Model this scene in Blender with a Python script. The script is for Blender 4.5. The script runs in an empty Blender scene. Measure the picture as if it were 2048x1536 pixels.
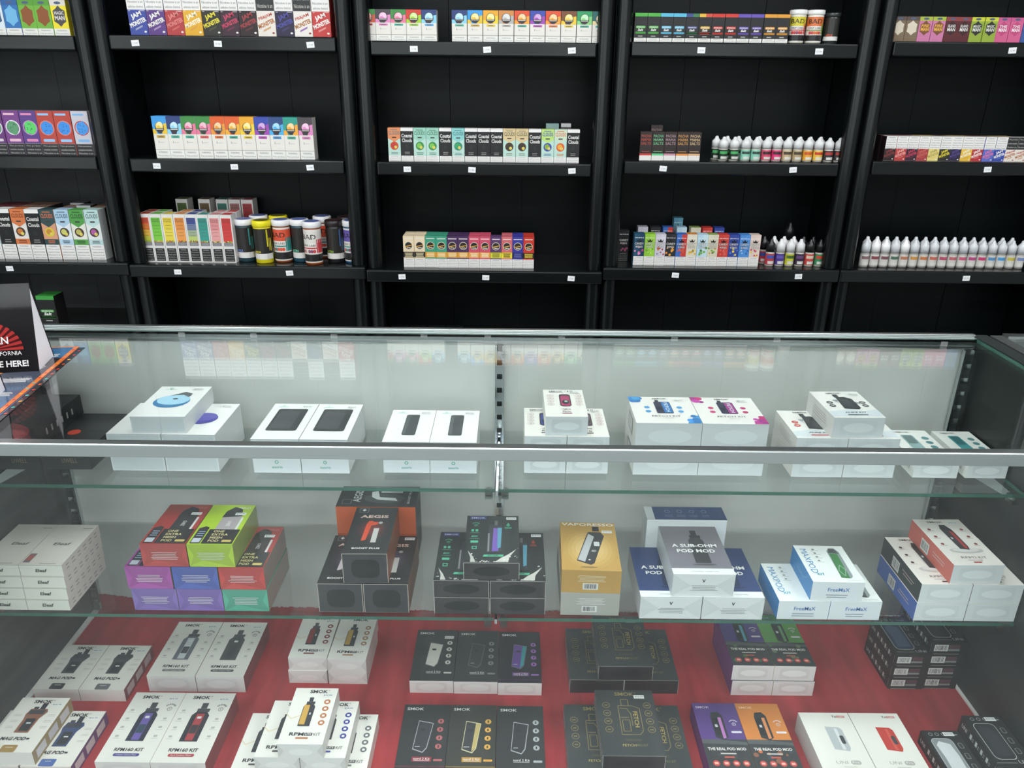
import bpy, math, random
import numpy as np
from mathutils import Matrix, Vector
R_ = random.Random(7)
sc = bpy.context.scene
COL = sc.collection

# ------------------------------------------------------------------ camera
cam_d = bpy.data.cameras.new('camera'); cam = bpy.data.objects.new('camera', cam_d); COL.objects.link(cam)
cam_d.sensor_width = 36.0; cam_d.lens = 1540/2048*36.0; cam_d.clip_start = .02
_p, _r = math.radians(22.0), math.radians(.6)
_rt = Vector((1, 0, 0)); _fw = Vector((0, math.cos(_p), -math.sin(_p))); _up = _rt.cross(_fw)
_r2 = _rt*math.cos(_r)+_up*math.sin(_r); _u2 = -_rt*math.sin(_r)+_up*math.cos(_r)
M = Matrix((( _r2.x, _u2.x, -_fw.x, 0), (_r2.y, _u2.y, -_fw.y, -.839), (_r2.z, _u2.z, -_fw.z, 1.383), (0, 0, 0, 1)))
cam.matrix_world = M
sc.camera = cam

# ------------------------------------------------------------------ world, exposure
sc.view_settings.view_transform = 'Standard'; sc.view_settings.look = 'None'
sc.view_settings.gamma = 1; sc.view_settings.use_curve_mapping = False
sc.view_settings.exposure = 0.12
W = bpy.data.worlds.new('daylight'); sc.world = W; W.use_nodes = True
bg = W.node_tree.nodes['Background']; bg.inputs[0].default_value = (.93, .98, 1.0, 1); bg.inputs[1].default_value = 1.8
CEIL_LIGHT = 11.8      # emission of the ceiling panels

# ------------------------------------------------------------------ materials
def lin(h):
    h = h.lstrip('#'); c = [int(h[i:i+2], 16)/255 for i in (0, 2, 4)]
    return tuple(x/12.92 if x <= .04045 else ((x+.055)/1.055)**2.4 for x in c)
def mat(name, col=None, rough=.5, metal=0, spec=.5, noise=None, emit=None, coat=0):
    m = bpy.data.materials.new(name); m.use_nodes = True
    nt = m.node_tree; b = nt.nodes['Principled BSDF']
    b.inputs['Roughness'].default_value = rough; b.inputs['Metallic'].default_value = metal
    b.inputs['Specular IOR Level'].default_value = spec
    if coat: b.inputs['Coat Weight'].default_value = coat; b.inputs['Coat Roughness'].default_value = .08
    if col: b.inputs['Base Color'].default_value = (*lin(col), 1)
    if noise:                                   # (scale xyz, second colour, bump)
        tc = nt.nodes.new('ShaderNodeTexCoord'); mp = nt.nodes.new('ShaderNodeMapping')
        mp.inputs['Scale'].default_value = noise[0]
        n = nt.nodes.new('ShaderNodeTexNoise'); n.inputs['Scale'].default_value = 1; n.inputs['Detail'].default_value = 6
        mx = nt.nodes.new('ShaderNodeMix'); mx.data_type = 'RGBA'
        mx.inputs['A'].default_value = (*lin(col), 1); mx.inputs['B'].default_value = (*lin(noise[1]), 1)
        rp = nt.nodes.new('ShaderNodeMapRange'); rp.inputs[1].default_value = .35; rp.inputs[2].default_value = .65
        nt.links.new(tc.outputs['Object'], mp.inputs[0]); nt.links.new(mp.outputs[0], n.inputs[0])
        nt.links.new(n.outputs[0], rp.inputs[0]); nt.links.new(rp.outputs[0], mx.inputs['Factor'])
        nt.links.new(mx.outputs['Result'], b.inputs['Base Color'])
        if noise[2]:
            bp = nt.nodes.new('ShaderNodeBump'); bp.inputs['Strength'].default_value = noise[2]; bp.inputs['Distance'].default_value = .002
            nt.links.new(n.outputs[0], bp.inputs['Height']); nt.links.new(bp.outputs[0], b.inputs['Normal'])
    if emit:
        b.inputs['Emission Color'].default_value = (*lin(emit[0]), 1); b.inputs['Emission Strength'].default_value = emit[1]
    return m
def print_mat(name, rough, coat=0, trans=0):
    m = mat(name, None, rough, coat=coat); nt = m.node_tree
    a = nt.nodes.new('ShaderNodeAttribute'); a.attribute_name = 'Col'
    nt.links.new(a.outputs['Color'], nt.nodes['Principled BSDF'].inputs['Base Color'])
    return m
def glass_mat(name, tint):
    m = bpy.data.materials.new(name); m.use_nodes = True; nt = m.node_tree; nt.nodes.clear()
    o = nt.nodes.new('ShaderNodeOutputMaterial'); mx = nt.nodes.new('ShaderNodeMixShader')
    t = nt.nodes.new('ShaderNodeBsdfTransparent'); t.inputs[0].default_value = (*tint, 1)
    g = nt.nodes.new('ShaderNodeBsdfGlossy'); g.inputs['Roughness'].default_value = 0.0
    fr = nt.nodes.new('ShaderNodeFresnel'); ge = nt.nodes.new('ShaderNodeNewGeometry')
    mr = nt.nodes.new('ShaderNodeMapRange'); mr.inputs[3].default_value = 1.56; mr.inputs[4].default_value = 1/1.56
    nt.links.new(ge.outputs['Backfacing'], mr.inputs[0]); nt.links.new(mr.outputs[0], fr.inputs['IOR'])
    nt.links.new(fr.outputs[0], mx.inputs[0]); nt.links.new(t.outputs[0], mx.inputs[1]); nt.links.new(g.outputs[0], mx.inputs[2])
    nt.links.new(mx.outputs[0], o.inputs[0])
    return m
CARD = print_mat('printed_card', .42)
GLOSS = print_mat('shrink_wrapped_card', .22, coat=.6)
SATIN = print_mat('satin_plastic', .3)
GLASS = glass_mat('clear_glass', (.972, .992, .985))
EDGE = mat('green_glass_edge', '#396557', .15)
BLACK = mat('black_laminate', '#050a0c', .4, spec=.22, noise=((3, 3, 30), '#081013', .03))
BLACKG = mat('black_pillar', '#0b0f10', .24)
GREYB = mat('grey_black_panel', '#26292a', .5, noise=((8, 8, 8), '#2e3233', .2))
SHELFB = mat('black_shelf', '#0f1314', .2)
WOODD = mat('dark_woodgrain', '#464847', .42, noise=((2.2, 2.2, 26), '#2b2e2d', .12))
REDC = mat('red_carpet', '#b3353b', .9, noise=((40, 6, 40), '#9b2a30', .3))
PANELB = mat('shaded_end_panel', '#1d2423', .45, noise=((2.2, 2.2, 26), '#161b1a', .08))  # same woodgrain as the other end panel, darker shade put into the colour
ALU = mat('aluminium', '#c9cfce', .28, metal=1)
CHROME = mat('chrome', '#d5dadb', .12, metal=1)
DARKM = mat('slot_shade_and_reflection', '#3a4042', .4)  # colour stands in for shade inside slots and dark reflections on end bars
DOORW = mat('white_door', '#e0e3df', .35, noise=((1.2, 1, 1.5), '#d8dbd7', 0))
CLEAR = glass_mat('clear_plastic', (.9, .95, .93))
WALLM = mat('wall_paint', '#8d8f8d', .8)
CEILM = mat('ceiling_tile', '#d8d8d4', .9)
FLOORM = mat('floor_vinyl', '#8f9292', .4, noise=((14, 1.2, 1), '#7a7e7f', .05))
FRAME = mat('window_frame', '#3c3f41', .4)
LIGHTM = mat('light_panel', '#ffffff', .5, emit=('#f8fcff', CEIL_LIGHT))
WHITEP = mat('white_paper', '#eceae6', .6)

# ------------------------------------------------------------------ mesh building
class MB:
    def __init__(s): s.v = []; s.f = []; s.c = []; s.n = 0
    def add(s, verts, faces, col):
        s.v.extend(map(tuple, verts)); s.f.extend([tuple(i+s.n for i in f) for f in faces]); s.c.extend([col]*len(faces)); s.n += len(verts)
    def poly(s, pts, col): s.add(pts, [tuple(range(len(pts)))], col)
    def box(s, a, b, col, cols=None):
        x0, y0, z0 = a; x1, y1, z1 = b
        v = [(x0, y0, z0), (x1, y0, z0), (x1, y1, z0), (x0, y1, z0), (x0, y0, z1), (x1, y0, z1), (x1, y1, z1), (x0, y1, z1)]
        F = dict(bottom=(0, 3, 2, 1), top=(4, 5, 6, 7), front=(0, 1, 5, 4), right=(1, 2, 6, 5), back=(2, 3, 7, 6), left=(3, 0, 4, 7))
        s.v.extend(v)
        for k, f in F.items():
            s.f.append(tuple(i+s.n for i in f)); s.c.append((cols or {}).get(k, col))
        s.n += 8
    def lathe(s, prof, n=20, c0=(0, 0), closed=True):   # prof: (r, z, colour of the band above)
        base = s.n
        for r, z, _ in prof:
            for i in range(n):
                a = 2*math.pi*i/n; s.v.append((c0[0]+r*math.cos(a), c0[1]+r*math.sin(a), z))
        for k in range(len(prof)-1):
            for i in range(n):
                j = (i+1) % n
                s.f.append((base+k*n+i, base+k*n+j, base+(k+1)*n+j, base+(k+1)*n+i)); s.c.append(prof[k][2])
        s.f.append(tuple(base+i for i in reversed(range(n)))); s.c.append(prof[0][2])
        s.f.append(tuple(base+(len(prof)-1)*n+i for i in range(n))); s.c.append(prof[-1][2])
        s.n += n*len(prof)
    def mesh(s, name, material, smooth=False):
        me = bpy.data.meshes.new(name); me.from_pydata(s.v, [], s.f); me.update()
        at = me.color_attributes.new('Col', 'FLOAT_COLOR', 'CORNER')
        tot = np.fromiter((len(f) for f in s.f), int, len(s.f))
        cols = np.array([(*c, 1) for c in s.c], dtype=np.float32)
        at.data.foreach_set('color', np.repeat(cols, tot, axis=0).ravel())
        me.materials.append(material)
        if smooth: me.polygons.foreach_set('use_smooth', [True]*len(me.polygons))
        return me
_tc = {}
def glyphs(s, bold):
    k = (s, bold)
    if k not in _tc:
        cu = bpy.data.curves.new('t', 'FONT'); cu.body = s; cu.size = 1; cu.resolution_u = 2; cu.offset = bold; cu.fill_mode = 'FRONT'
        ob = bpy.data.objects.new('t', cu); me = bpy.data.meshes.new_from_object(ob)
        v = np.empty(len(me.vertices)*3); me.vertices.foreach_get('co', v); v = v.reshape(-1, 3)[:, :2]
        f = [tuple(p.vertices) for p in me.polygons]
        bpy.data.objects.remove(ob); bpy.data.curves.remove(cu); bpy.data.meshes.remove(me)
        lo = v.min(0) if len(v) else np.zeros(2); hi = v.max(0) if len(v) else np.ones(2)
        _tc[k] = ((v-lo)/(hi-lo+1e-9), f, (hi-lo))
    return _tc[k]

class Item:
    """a carton of size w x d x h (origin at the base centre) with printed parts on its faces"""
    def __init__(s, w, d, h, mat=None): s.w, s.d, s.h = w, d, h; s.parts = {}; s.mat = mat or CARD; s.smooth = set(); s.pm = {}; s.cyl = None
    def mb(s, part): return s.parts.setdefault(part, MB())
    def body(s, col, **cols):
        s.mb('').box((-s.w/2, -s.d/2, .0003), (s.w/2, s.d/2, s.h), lin(col), {k: lin(v) for k, v in cols.items()}); return s
    def dims(s, face): return {'top': (s.w, s.d), 'front': (s.w, s.h), 'left': (s.d, s.h), 'right': (s.d, s.h), 'cyl': (s.cyl and s.cyl[0]*math.pi, s.h)}[face]
    def map(s, face, uv, layer):
        o = .00025+.00012*layer; uv = np.asarray(uv, float); W, H = s.dims(face); u = uv[:, 0]*W; v = uv[:, 1]*H
        if face != 'top': v = np.maximum(v, .0007)
        if face == 'top': return np.stack([u-s.w/2, v-s.d/2, 0*u+s.h+o], 1)
        if face == 'front': return np.stack([u-s.w/2, 0*u-s.d/2-o, v], 1)
        if face == 'left': return np.stack([0*u-s.w/2-o, s.d/2-u, v], 1)
        if face == 'right': return np.stack([0*u+s.w/2+o, u-s.d/2, v], 1)
        r = s.cyl[0]+o; a = (uv[:, 0]-.5)*math.pi
        return np.stack([r*np.sin(a), -r*np.cos(a), v], 1)
    def poly(s, part, face, pts, col, layer=1): s.mb(part).poly(s.map(face, pts, layer), lin(col)); return s
    def rect(s, part, face, u0, v0, u1, v1, col, layer=1, n=1):
        for i in range(n):
            a = u0+(u1-u0)*i/n; b = u0+(u1-u0)*(i+1)/n
            s.poly(part, face, [(a, v0), (b, v0), (b, v1), (a, v1)], col, layer)
        return s
    def rr(s, part, face, u0, v0, u1, v1, r, col, layer=1):      # rounded rectangle, r as a share of the face width
        W, H = s.dims(face); rv = r*W/H; p = []
        for cx, cy, a0 in ((u1-r, v1-rv, 0), (u0+r, v1-rv, 90), (u0+r, v0+rv, 180), (u1-r, v0+rv, 270)):
            for k in range(5):
                a = math.radians(a0+22.5*k); p.append((cx+r*math.cos(a), cy+rv*math.sin(a)))
        return s.poly(part, face, p, col, layer)
    def disc(s, part, face, u, v, r, col, layer=1, ry=None, n=20):
        W, H = s.dims(face); rv = (ry if ry else r)*W/H
        return s.poly(part, face, [(u+r*math.cos(2*math.pi*k/n), v+rv*math.sin(2*math.pi*k/n)) for k in range(n)], col, layer)
    def ring(s, part, face, u, v, r, t, col, layer=1, ry=None, a0=0, a1=360, n=20):
        W, H = s.dims(face); k_ = W/H; ry = ry if ry else r
        for k in range(n):
            a = math.radians(a0+(a1-a0)*k/n); b = math.radians(a0+(a1-a0)*(k+1)/n)
            s.poly(part, face, [(u+(r-t)*math.cos(a), v+(ry-t)*k_*math.sin(a)), (u+r*math.cos(a), v+ry*k_*math.sin(a)),
                                (u+r*math.cos(b), v+ry*k_*math.sin(b)), (u+(r-t)*math.cos(b), v+(ry-t)*k_*math.sin(b))], col, layer)
        return s
    def line(s, part, face, u0, v0, u1, v1, t, col, layer=1):
        W, H = s.dims(face); dx, dy = (u1-u0)*W, (v1-v0)*H; L = math.hypot(dx, dy)+1e-9
        nx, ny = -dy/L*t*W/2, dx/L*t*W/2
        return s.poly(part, face, [(u0+nx/W, v0+ny/H), (u0-nx/W, v0-ny/H), (u1-nx/W, v1-ny/H), (u1+nx/W, v1+ny/H)], col, layer)
    def text(s, face, t, u, v, w=None, h=None, col='#222222', al='c', rot=0, shear=0, bold=0., layer=2, part='lettering'):
        g, f, dim = glyphs(t, bold); W, H = s.dims(face)
        if w is None: w = h*dim[0]/dim[1]
        if h is None: h = w*dim[1]/dim[0]
        p = (g-.5)*np.array([w*W, h*W]); p[:, 0] += p[:, 1]*shear
        a = math.radians(rot); p = p @ np.array([[math.cos(a), math.sin(a)], [-math.sin(a), math.cos(a)]])
        off = {'c': 0, 'l': w/2, 'r': -w/2}[al]
        uv = np.stack([p[:, 0]/W+u+off*math.cos(a), p[:, 1]/H+v+off*math.sin(a)*W/H], 1)
        s.mb(part).add(s.map(face, uv, layer), f, lin(col)); return s
    def lines(s, part, face, u0, u1, vs, t, col, layer=1, jit=.25):     # small print too fine to read
        if part == 'lettering': part = 'small_print'
        for v in vs:
            k = R_.random()*jit*(u1-u0)/2
            s.rect(part, face, u0+k, v-t/2, u1-k, v+t/2, col, layer)
        return s
    def edges(s, face, t, col, layer=0, part=''):
        W, H = s.dims(face); k = t*W/H
        s.rect(part, face, 0, 0, 1, k, col, layer); s.rect(part, face, 0, 1-k, 1, 1, col, layer)
        s.rect(part, face, 0, k, t, 1-k, col, layer); return s.rect(part, face, 1-t, k, 1, 1-k, col, layer)
    def sticker(s, face, u, v, price, rot=0):
        W, H = s.dims(face); a, b = .0085/W, .0038/H
        s.poly('price_sticker', face, [(u-a, v-b), (u+a, v-b), (u+a, v+b), (u-a, v+b)], '#e6e6e4', 5)
        return s.text(face, price, u, v, w=.0135/W, h=.0034/W, col='#3a3a3c', layer=7, part='price_sticker')
    def barcode(s, face, u0, v0, u1, v1, n=11):
        s.rect('barcode_label', face, u0, v0, u1, v1, '#dcdcd8', 3)
        for k in range(n):
            a = u0+(u1-u0)*(.1+.8*k/n); b = a+(u1-u0)*(.02+.04*R_.random())
            s.rect('barcode_label', face, a, v0+(v1-v0)*.15, b, v1-(v1-v0)*.12, '#55555a', 4)
        return s
    def tpl(s, name):
        out = {'name': name, 'root': None, 'parts': []}
        out['root'] = s.parts[''].mesh(name, s.mat, '' in s.smooth)
        for k, m in s.parts.items():
            if k: out['parts'].append((k, m.mesh(k, s.pm.get(k, s.mat), k in s.smooth)))
        out['h'] = s.h; out['d'] = s.d; out['w'] = s.w
        return out
def tag(o, label, cat, group=None, kind=None):
    if label: o['label'] = label
    if cat: o['category'] = cat
    if group: o['group'] = group
    if kind: o['kind'] = kind
    return o
USED = {}
def place(t, x, y, z, label, cat='box', group=None, yaw=0, warn=None):
    """front-left corner of the thing at x, y"""
    o = bpy.data.objects.new(t['name'], t['root']); COL.objects.link(o)
    a = math.radians(yaw); cx, cy = t['w']/2, t['d']/2
    o.location = (x+cx*math.cos(a)-cy*math.sin(a), y+cx*math.sin(a)+cy*math.cos(a), z); o.rotation_euler = (0, 0, a)
    for n, me in t['parts']:
        c = bpy.data.objects.new(n, me); COL.objects.link(c); c.parent = o
        if n == 'small_print': c['kind'] = 'stuff'
    if warn:
        c = bpy.data.objects.new('warning_label', warn[0]); COL.objects.link(c); c.parent = o
        c.location = (0, -t['d']/2-.0004, warn[1]*t['h']+.0004); c.scale = (t['w']*(warn[3] if len(warn) > 3 else .98), 1, warn[2]*t['h']-.0004)
    tag(o, label, cat, group)
    USED.setdefault(label, []).append(o)
    return o
def obj(name, mb, material, parent=None, smooth=False, loc=None):
    o = bpy.data.objects.new(name, mb.mesh(name, material, smooth) if isinstance(mb, MB) else mb); COL.objects.link(o)
    if parent: o.parent = parent
    if loc: o.location = loc
    return o
def bx(a, b, col='#ffffff'):
    m = MB(); m.box(a, b, lin(col)); return m
def empty(name, loc=(0, 0, 0)):
    o = bpy.data.objects.new(name, None); COL.objects.link(o); o.location = loc; o.empty_display_size = .1; return o
def struct(name, mb, m):
    o = obj(name, mb, m); o['kind'] = 'structure'; return o
def bevel(o, w, seg=2):
    b = o.modifiers.new('bevel', 'BEVEL'); b.width = w; b.segments = seg; b.limit_method = 'ANGLE'; return o

# ------------------------------------------------------------------ the room
X0, X1, Yb, Yf, ZC = -3.2, 3.2, 2.26, -4.6, 2.8
struct('floor', bx((X0, Yf, -.05), (X1, Yb, 0)), FLOORM)
struct('ceiling', bx((X0, Yf, ZC), (X1, Yb, ZC+.05)), CEILM)
struct('wall_back', bx((X0, Yb, 0), (X1, Yb+.08, ZC)), WALLM)
struct('wall_right', bx((X1, Yf, 0), (X1+.08, Yb, ZC)), WALLM)
m = MB(); m.box((X0-.08, Yf, 0), (X0, -3.9, ZC), lin('#ffffff')); m.box((X0-.08, -.3, 0), (X0, Yb, ZC), lin('#ffffff'))
m.box((X0-.08, -3.9, 0), (X0, -.3, .5), lin('#ffffff')); m.box((X0-.08, -3.9, 2.5), (X0, -.3, ZC), lin('#ffffff'))
struct('wall_left', m, WALLM)
m = MB(); m.box((X0, Yf-.08, 0), (X1, Yf, .4), lin('#ffffff')); m.box((X0, Yf-.08, 2.5), (X1, Yf, ZC), lin('#ffffff'))
for a, b in ((X0, -2.9), (-.08, .08), (2.9, X1)): m.box((a, Yf-.08, .4), (b, Yf, 2.5), lin('#ffffff'))
struct('wall_front', m, WALLM)
def window(name, a, b, axis):
    o = empty(name, ((a[0]+b[0])/2, (a[1]+b[1])/2, a[2])); o['kind'] = 'structure'; ox, oy, oz = o.location
    g = MB(); fr = MB(); t = .05
    if axis == 'y':
        g.box((a[0]-ox, -.004, 0), (b[0]-ox, .004, b[2]-oz), lin('#ffffff'))
        for p, q in (((a[0], a[2]), (a[0]+t, b[2])), ((b[0]-t, a[2]), (b[0], b[2])), ((a[0]+t, a[2]), (b[0]-t, a[2]+t)), ((a[0]+t, b[2]-t), (b[0]-t, b[2]))):
            fr.box((p[0]-ox, -.03, p[1]-oz), (q[0]-ox, .03, q[1]-oz), lin('#ffffff'))
    else:
        g.box((-.004, a[1]-oy, 0), (.004, b[1]-oy, b[2]-oz), lin('#ffffff'))
        for p, q in (((a[1], a[2]), (a[1]+t, b[2])), ((b[1]-t, a[2]), (b[1], b[2])), ((a[1]+t, a[2]), (b[1]-t, a[2]+t)), ((a[1]+t, b[2]-t), (b[1]-t, b[2]))):
            fr.box((-.03, p[0]-oy, p[1]-oz), (.03, q[0]-oy, q[1]-oz), lin('#ffffff'))
    obj('window_pane', g, GLASS, o); obj('window_frame', fr, FRAME, o)
window('window_1', (-2.9, Yf-.04, .4), (-.08, Yf-.04, 2.5), 'y')
window('window_2', (.08, Yf-.04, .4), (2.9, Yf-.04, 2.5), 'y')
window('window_3', (X0-.04, -3.9, .5), (X0-.04, -.3, 2.5), 'x')
for i, (x, y) in enumerate([(x, y) for x in (-2.0, 0, 2.0) for y in (-3.2, -1.3, .45)]):
    o = empty('ceiling_light', (x, y, ZC-.04))
    where = ['beside the side window', 'over the showcase aisle', 'by the blank side wall'][i//3]; deep = ['near the storefront', 'over the customer floor', 'just before the racks'][i % 3]
    tag(o, 'recessed white ceiling light panel %s, %s' % (where, deep), 'light', 'ceiling light panels')
    f = MB()
    for a, b in (((-.62, -.32), (-.6, .32)), ((.6, -.32), (.62, .32)), ((-.6, -.32), (.6, -.3)), ((-.6, .3), (.6, .32))): f.box((*a, 0), (*b, .04), lin('#e8e8e6'))
    obj('frame', f, CARD, o); obj('diffuser', bx((-.6, -.3, .012), (.6, .3, .03)), LIGHTM, o)

# ------------------------------------------------------------------ shelving units
Y0 = 1.874; PITCH = .8475; B0 = [-2.2225+PITCH*i for i in range(6)]; Z4 = .40
SZ = [(1.481, 1.104, .741), (1.485, 1.099, .735), (1.476, 1.097, .726), (1.481, 1.108, .742), (1.490, 1.116, .742)]
DEPTH = .30
ULAB = ['black shelving unit holding the purple and red blotch cartons', 'black shelving unit holding lidded jars beside tall fruit cartons',
        'black shelving unit holding the black and mint carton row', 'black shelving unit holding dark brown cartons and white capped bottles',
        'black shelving unit holding the long rows of clear capped bottles']
TAGS = [[(31, 2)], [(266, 0), (433, 0), (620, 0), (317, 1), (467, 1), (620, 1), (355, 2), (584, 2)],
        [(827, 0), (970, 0), (1136, 0), (814, 1), (942, 1), (1140, 1), (805, 2), (973, 2), (1139, 2)],
        [(1404, 0), (1647, 0), (1322, 1), (1587, 1), (1350, 2), (1593, 2)], [(2040, 0), (1973, 1), (1926, 2)]]
TX = {31: -1.80, 266: -1.233, 433: -.965, 620: -.665, 317: -1.226, 467: -.96, 355: -1.2, 584: -.8, 827: -.33, 970: -.092, 1136: .183, 814: -.367, 942: -.145,
      1140: .198, 805: -.398, 973: -.098, 1139: .208, 1404: .603, 1647: .985, 1322: .51, 1587: .955, 1350: .58, 1593: 1.02, 2040: 1.61, 1973: 1.62, 1926: 1.62}
TX2 = {620: {0: -.665, 1: -.70}}
tagm = MB(); tagm.box((-.0125, -.001, -.009), (.0125, 0, .009), lin('#efeff0'))
ti = Item(.025, .001, .018); ti.cyl = None
TAGME = tagm.mesh('price_tag', CARD)
it = Item(.025, .002, .018); it.text('front', '17.99', .5, .45, w=.62, h=.24, col='#8a8a90', layer=1, part='l'); TAGTX = it.parts['l'].mesh('price_lettering', CARD)
def half_pillar(x0, x1, yf, yb, z0, z1):
    m = MB(); r = (x1-x0)/2; cx = (x0+x1)/2; pts = [(x1, yb), (x0, yb)]
    for k in range(13):
        a = math.pi+math.pi*k/12; pts.append((cx+r*math.cos(a), yf+r+r*math.sin(a)))
    n = len(pts); w_ = lin('#ffffff'); q = [(i, i+1, n+i+1, n+i) for i in range(2, n-1)]
    m.add([(*p, z0) for p in pts]+[(*p, z1) for p in pts], q, w_)
    m.add([(*p, z0) for p in pts]+[(*p, z1) for p in pts], [tuple(range(n))[::-1], tuple(range(n, 2*n)), (0, 1, n+1, n), (1, 2, n+2, n+1), (n-1, 0, n, 2*n-1)], w_)
    return m
for u in range(5):
    a, b = B0[u], B0[u+1]; cx = (a+b)/2; root = empty('shelving_unit', (cx, Y0+DEPTH/2, 0)); tag(root, ULAB[u], 'shelf')
    ox, oy = cx, Y0+DEPTH/2; L = lambda x, y, z: (x-ox, y-oy, z)
    zl = SZ[u][2]
    for x0, x1 in ((a+.004, a+.056), (b-.056, b-.004)):
        mm = half_pillar(x0-ox, x1-ox, Y0-oy, Y0+.03-oy, zl+.002, 2.15); o = obj('upright', mm, BLACKG, root); o.data.polygons.foreach_set('use_smooth', [k_ < 12 for k_ in range(len(o.data.polygons))])
        mm = half_pillar(x0-ox, x1-ox, Y0-oy+.004, Y0+.031-oy, 0, zl-.047); o = obj('lower_upright', mm, BLACKG, root); o.data.polygons.foreach_set('use_smooth', [k_ < 12 for k_ in range(len(o.data.polygons))])
    for x0, x1 in ((a+.003, a+.021), (b-.021, b-.003)):
        obj('side_panel', bx(L(x0, Y0+.0315, 0), L(x1, Y0+DEPTH, 2.15)), BLACK, root)
    for k, z in enumerate((1.86, *SZ[u][:2])):
        s_ = bx(L(a+.0565, Y0+.012, z-.045), L(b-.0565, Y0+.034, z)); s_.box(L(a+.0213, Y0+.034, z-.045), L(b-.0213, Y0+DEPTH-.012, z), lin('#ffffff')); o = obj('shelf_board', s_, SHELFB, root); bevel(o, .005, 3)
    o = obj('shelf_board', bx(L(a+.001, Y0-.012, zl-.046), L(b-.001, Y0+DEPTH-.012, zl)), SHELFB, root); bevel(o, .006, 3)
    o = obj('shelf_board', bx(L(a+.05, Y0+.012, Z4-.045+(.085 if u == 0 else 0)), L(b-.05, Y0+DEPTH-.012, Z4+(.085 if u == 0 else 0))), SHELFB, root); bevel(o, .005, 3)
    obj('base_board', bx(L(a+.05, Y0+.02, .02), L(b-.05, Y0+DEPTH-.012, .1)), SHELFB, root)
    w3 = (b-a-.044)/3
    for k in range(3):
        obj('back_board', bx(L(a+.022+w3*k+.0008, Y0+DEPTH-.011+(.001 if k == 1 else 0), .1), L(a+.022+w3*(k+1)-.0008, Y0+DEPTH-.002, 2.14)), GREYB if u == 0 else BLACK, root)
    for px, lv in TAGS[u]:
        x = TX2.get(px, {}).get(lv, TX[px]); y = (Y0-.012 if lv == 2 else Y0+.012)-.0004
        o = obj('price_tag', TAGME, CARD, root, loc=L(x, y, SZ[u][lv]-.024)); o.rotation_euler = (0, R_.uniform(-.08, .08), 0)
        t = obj('price_lettering', TAGTX, CARD, o, loc=(0, 0, -.009))

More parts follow.
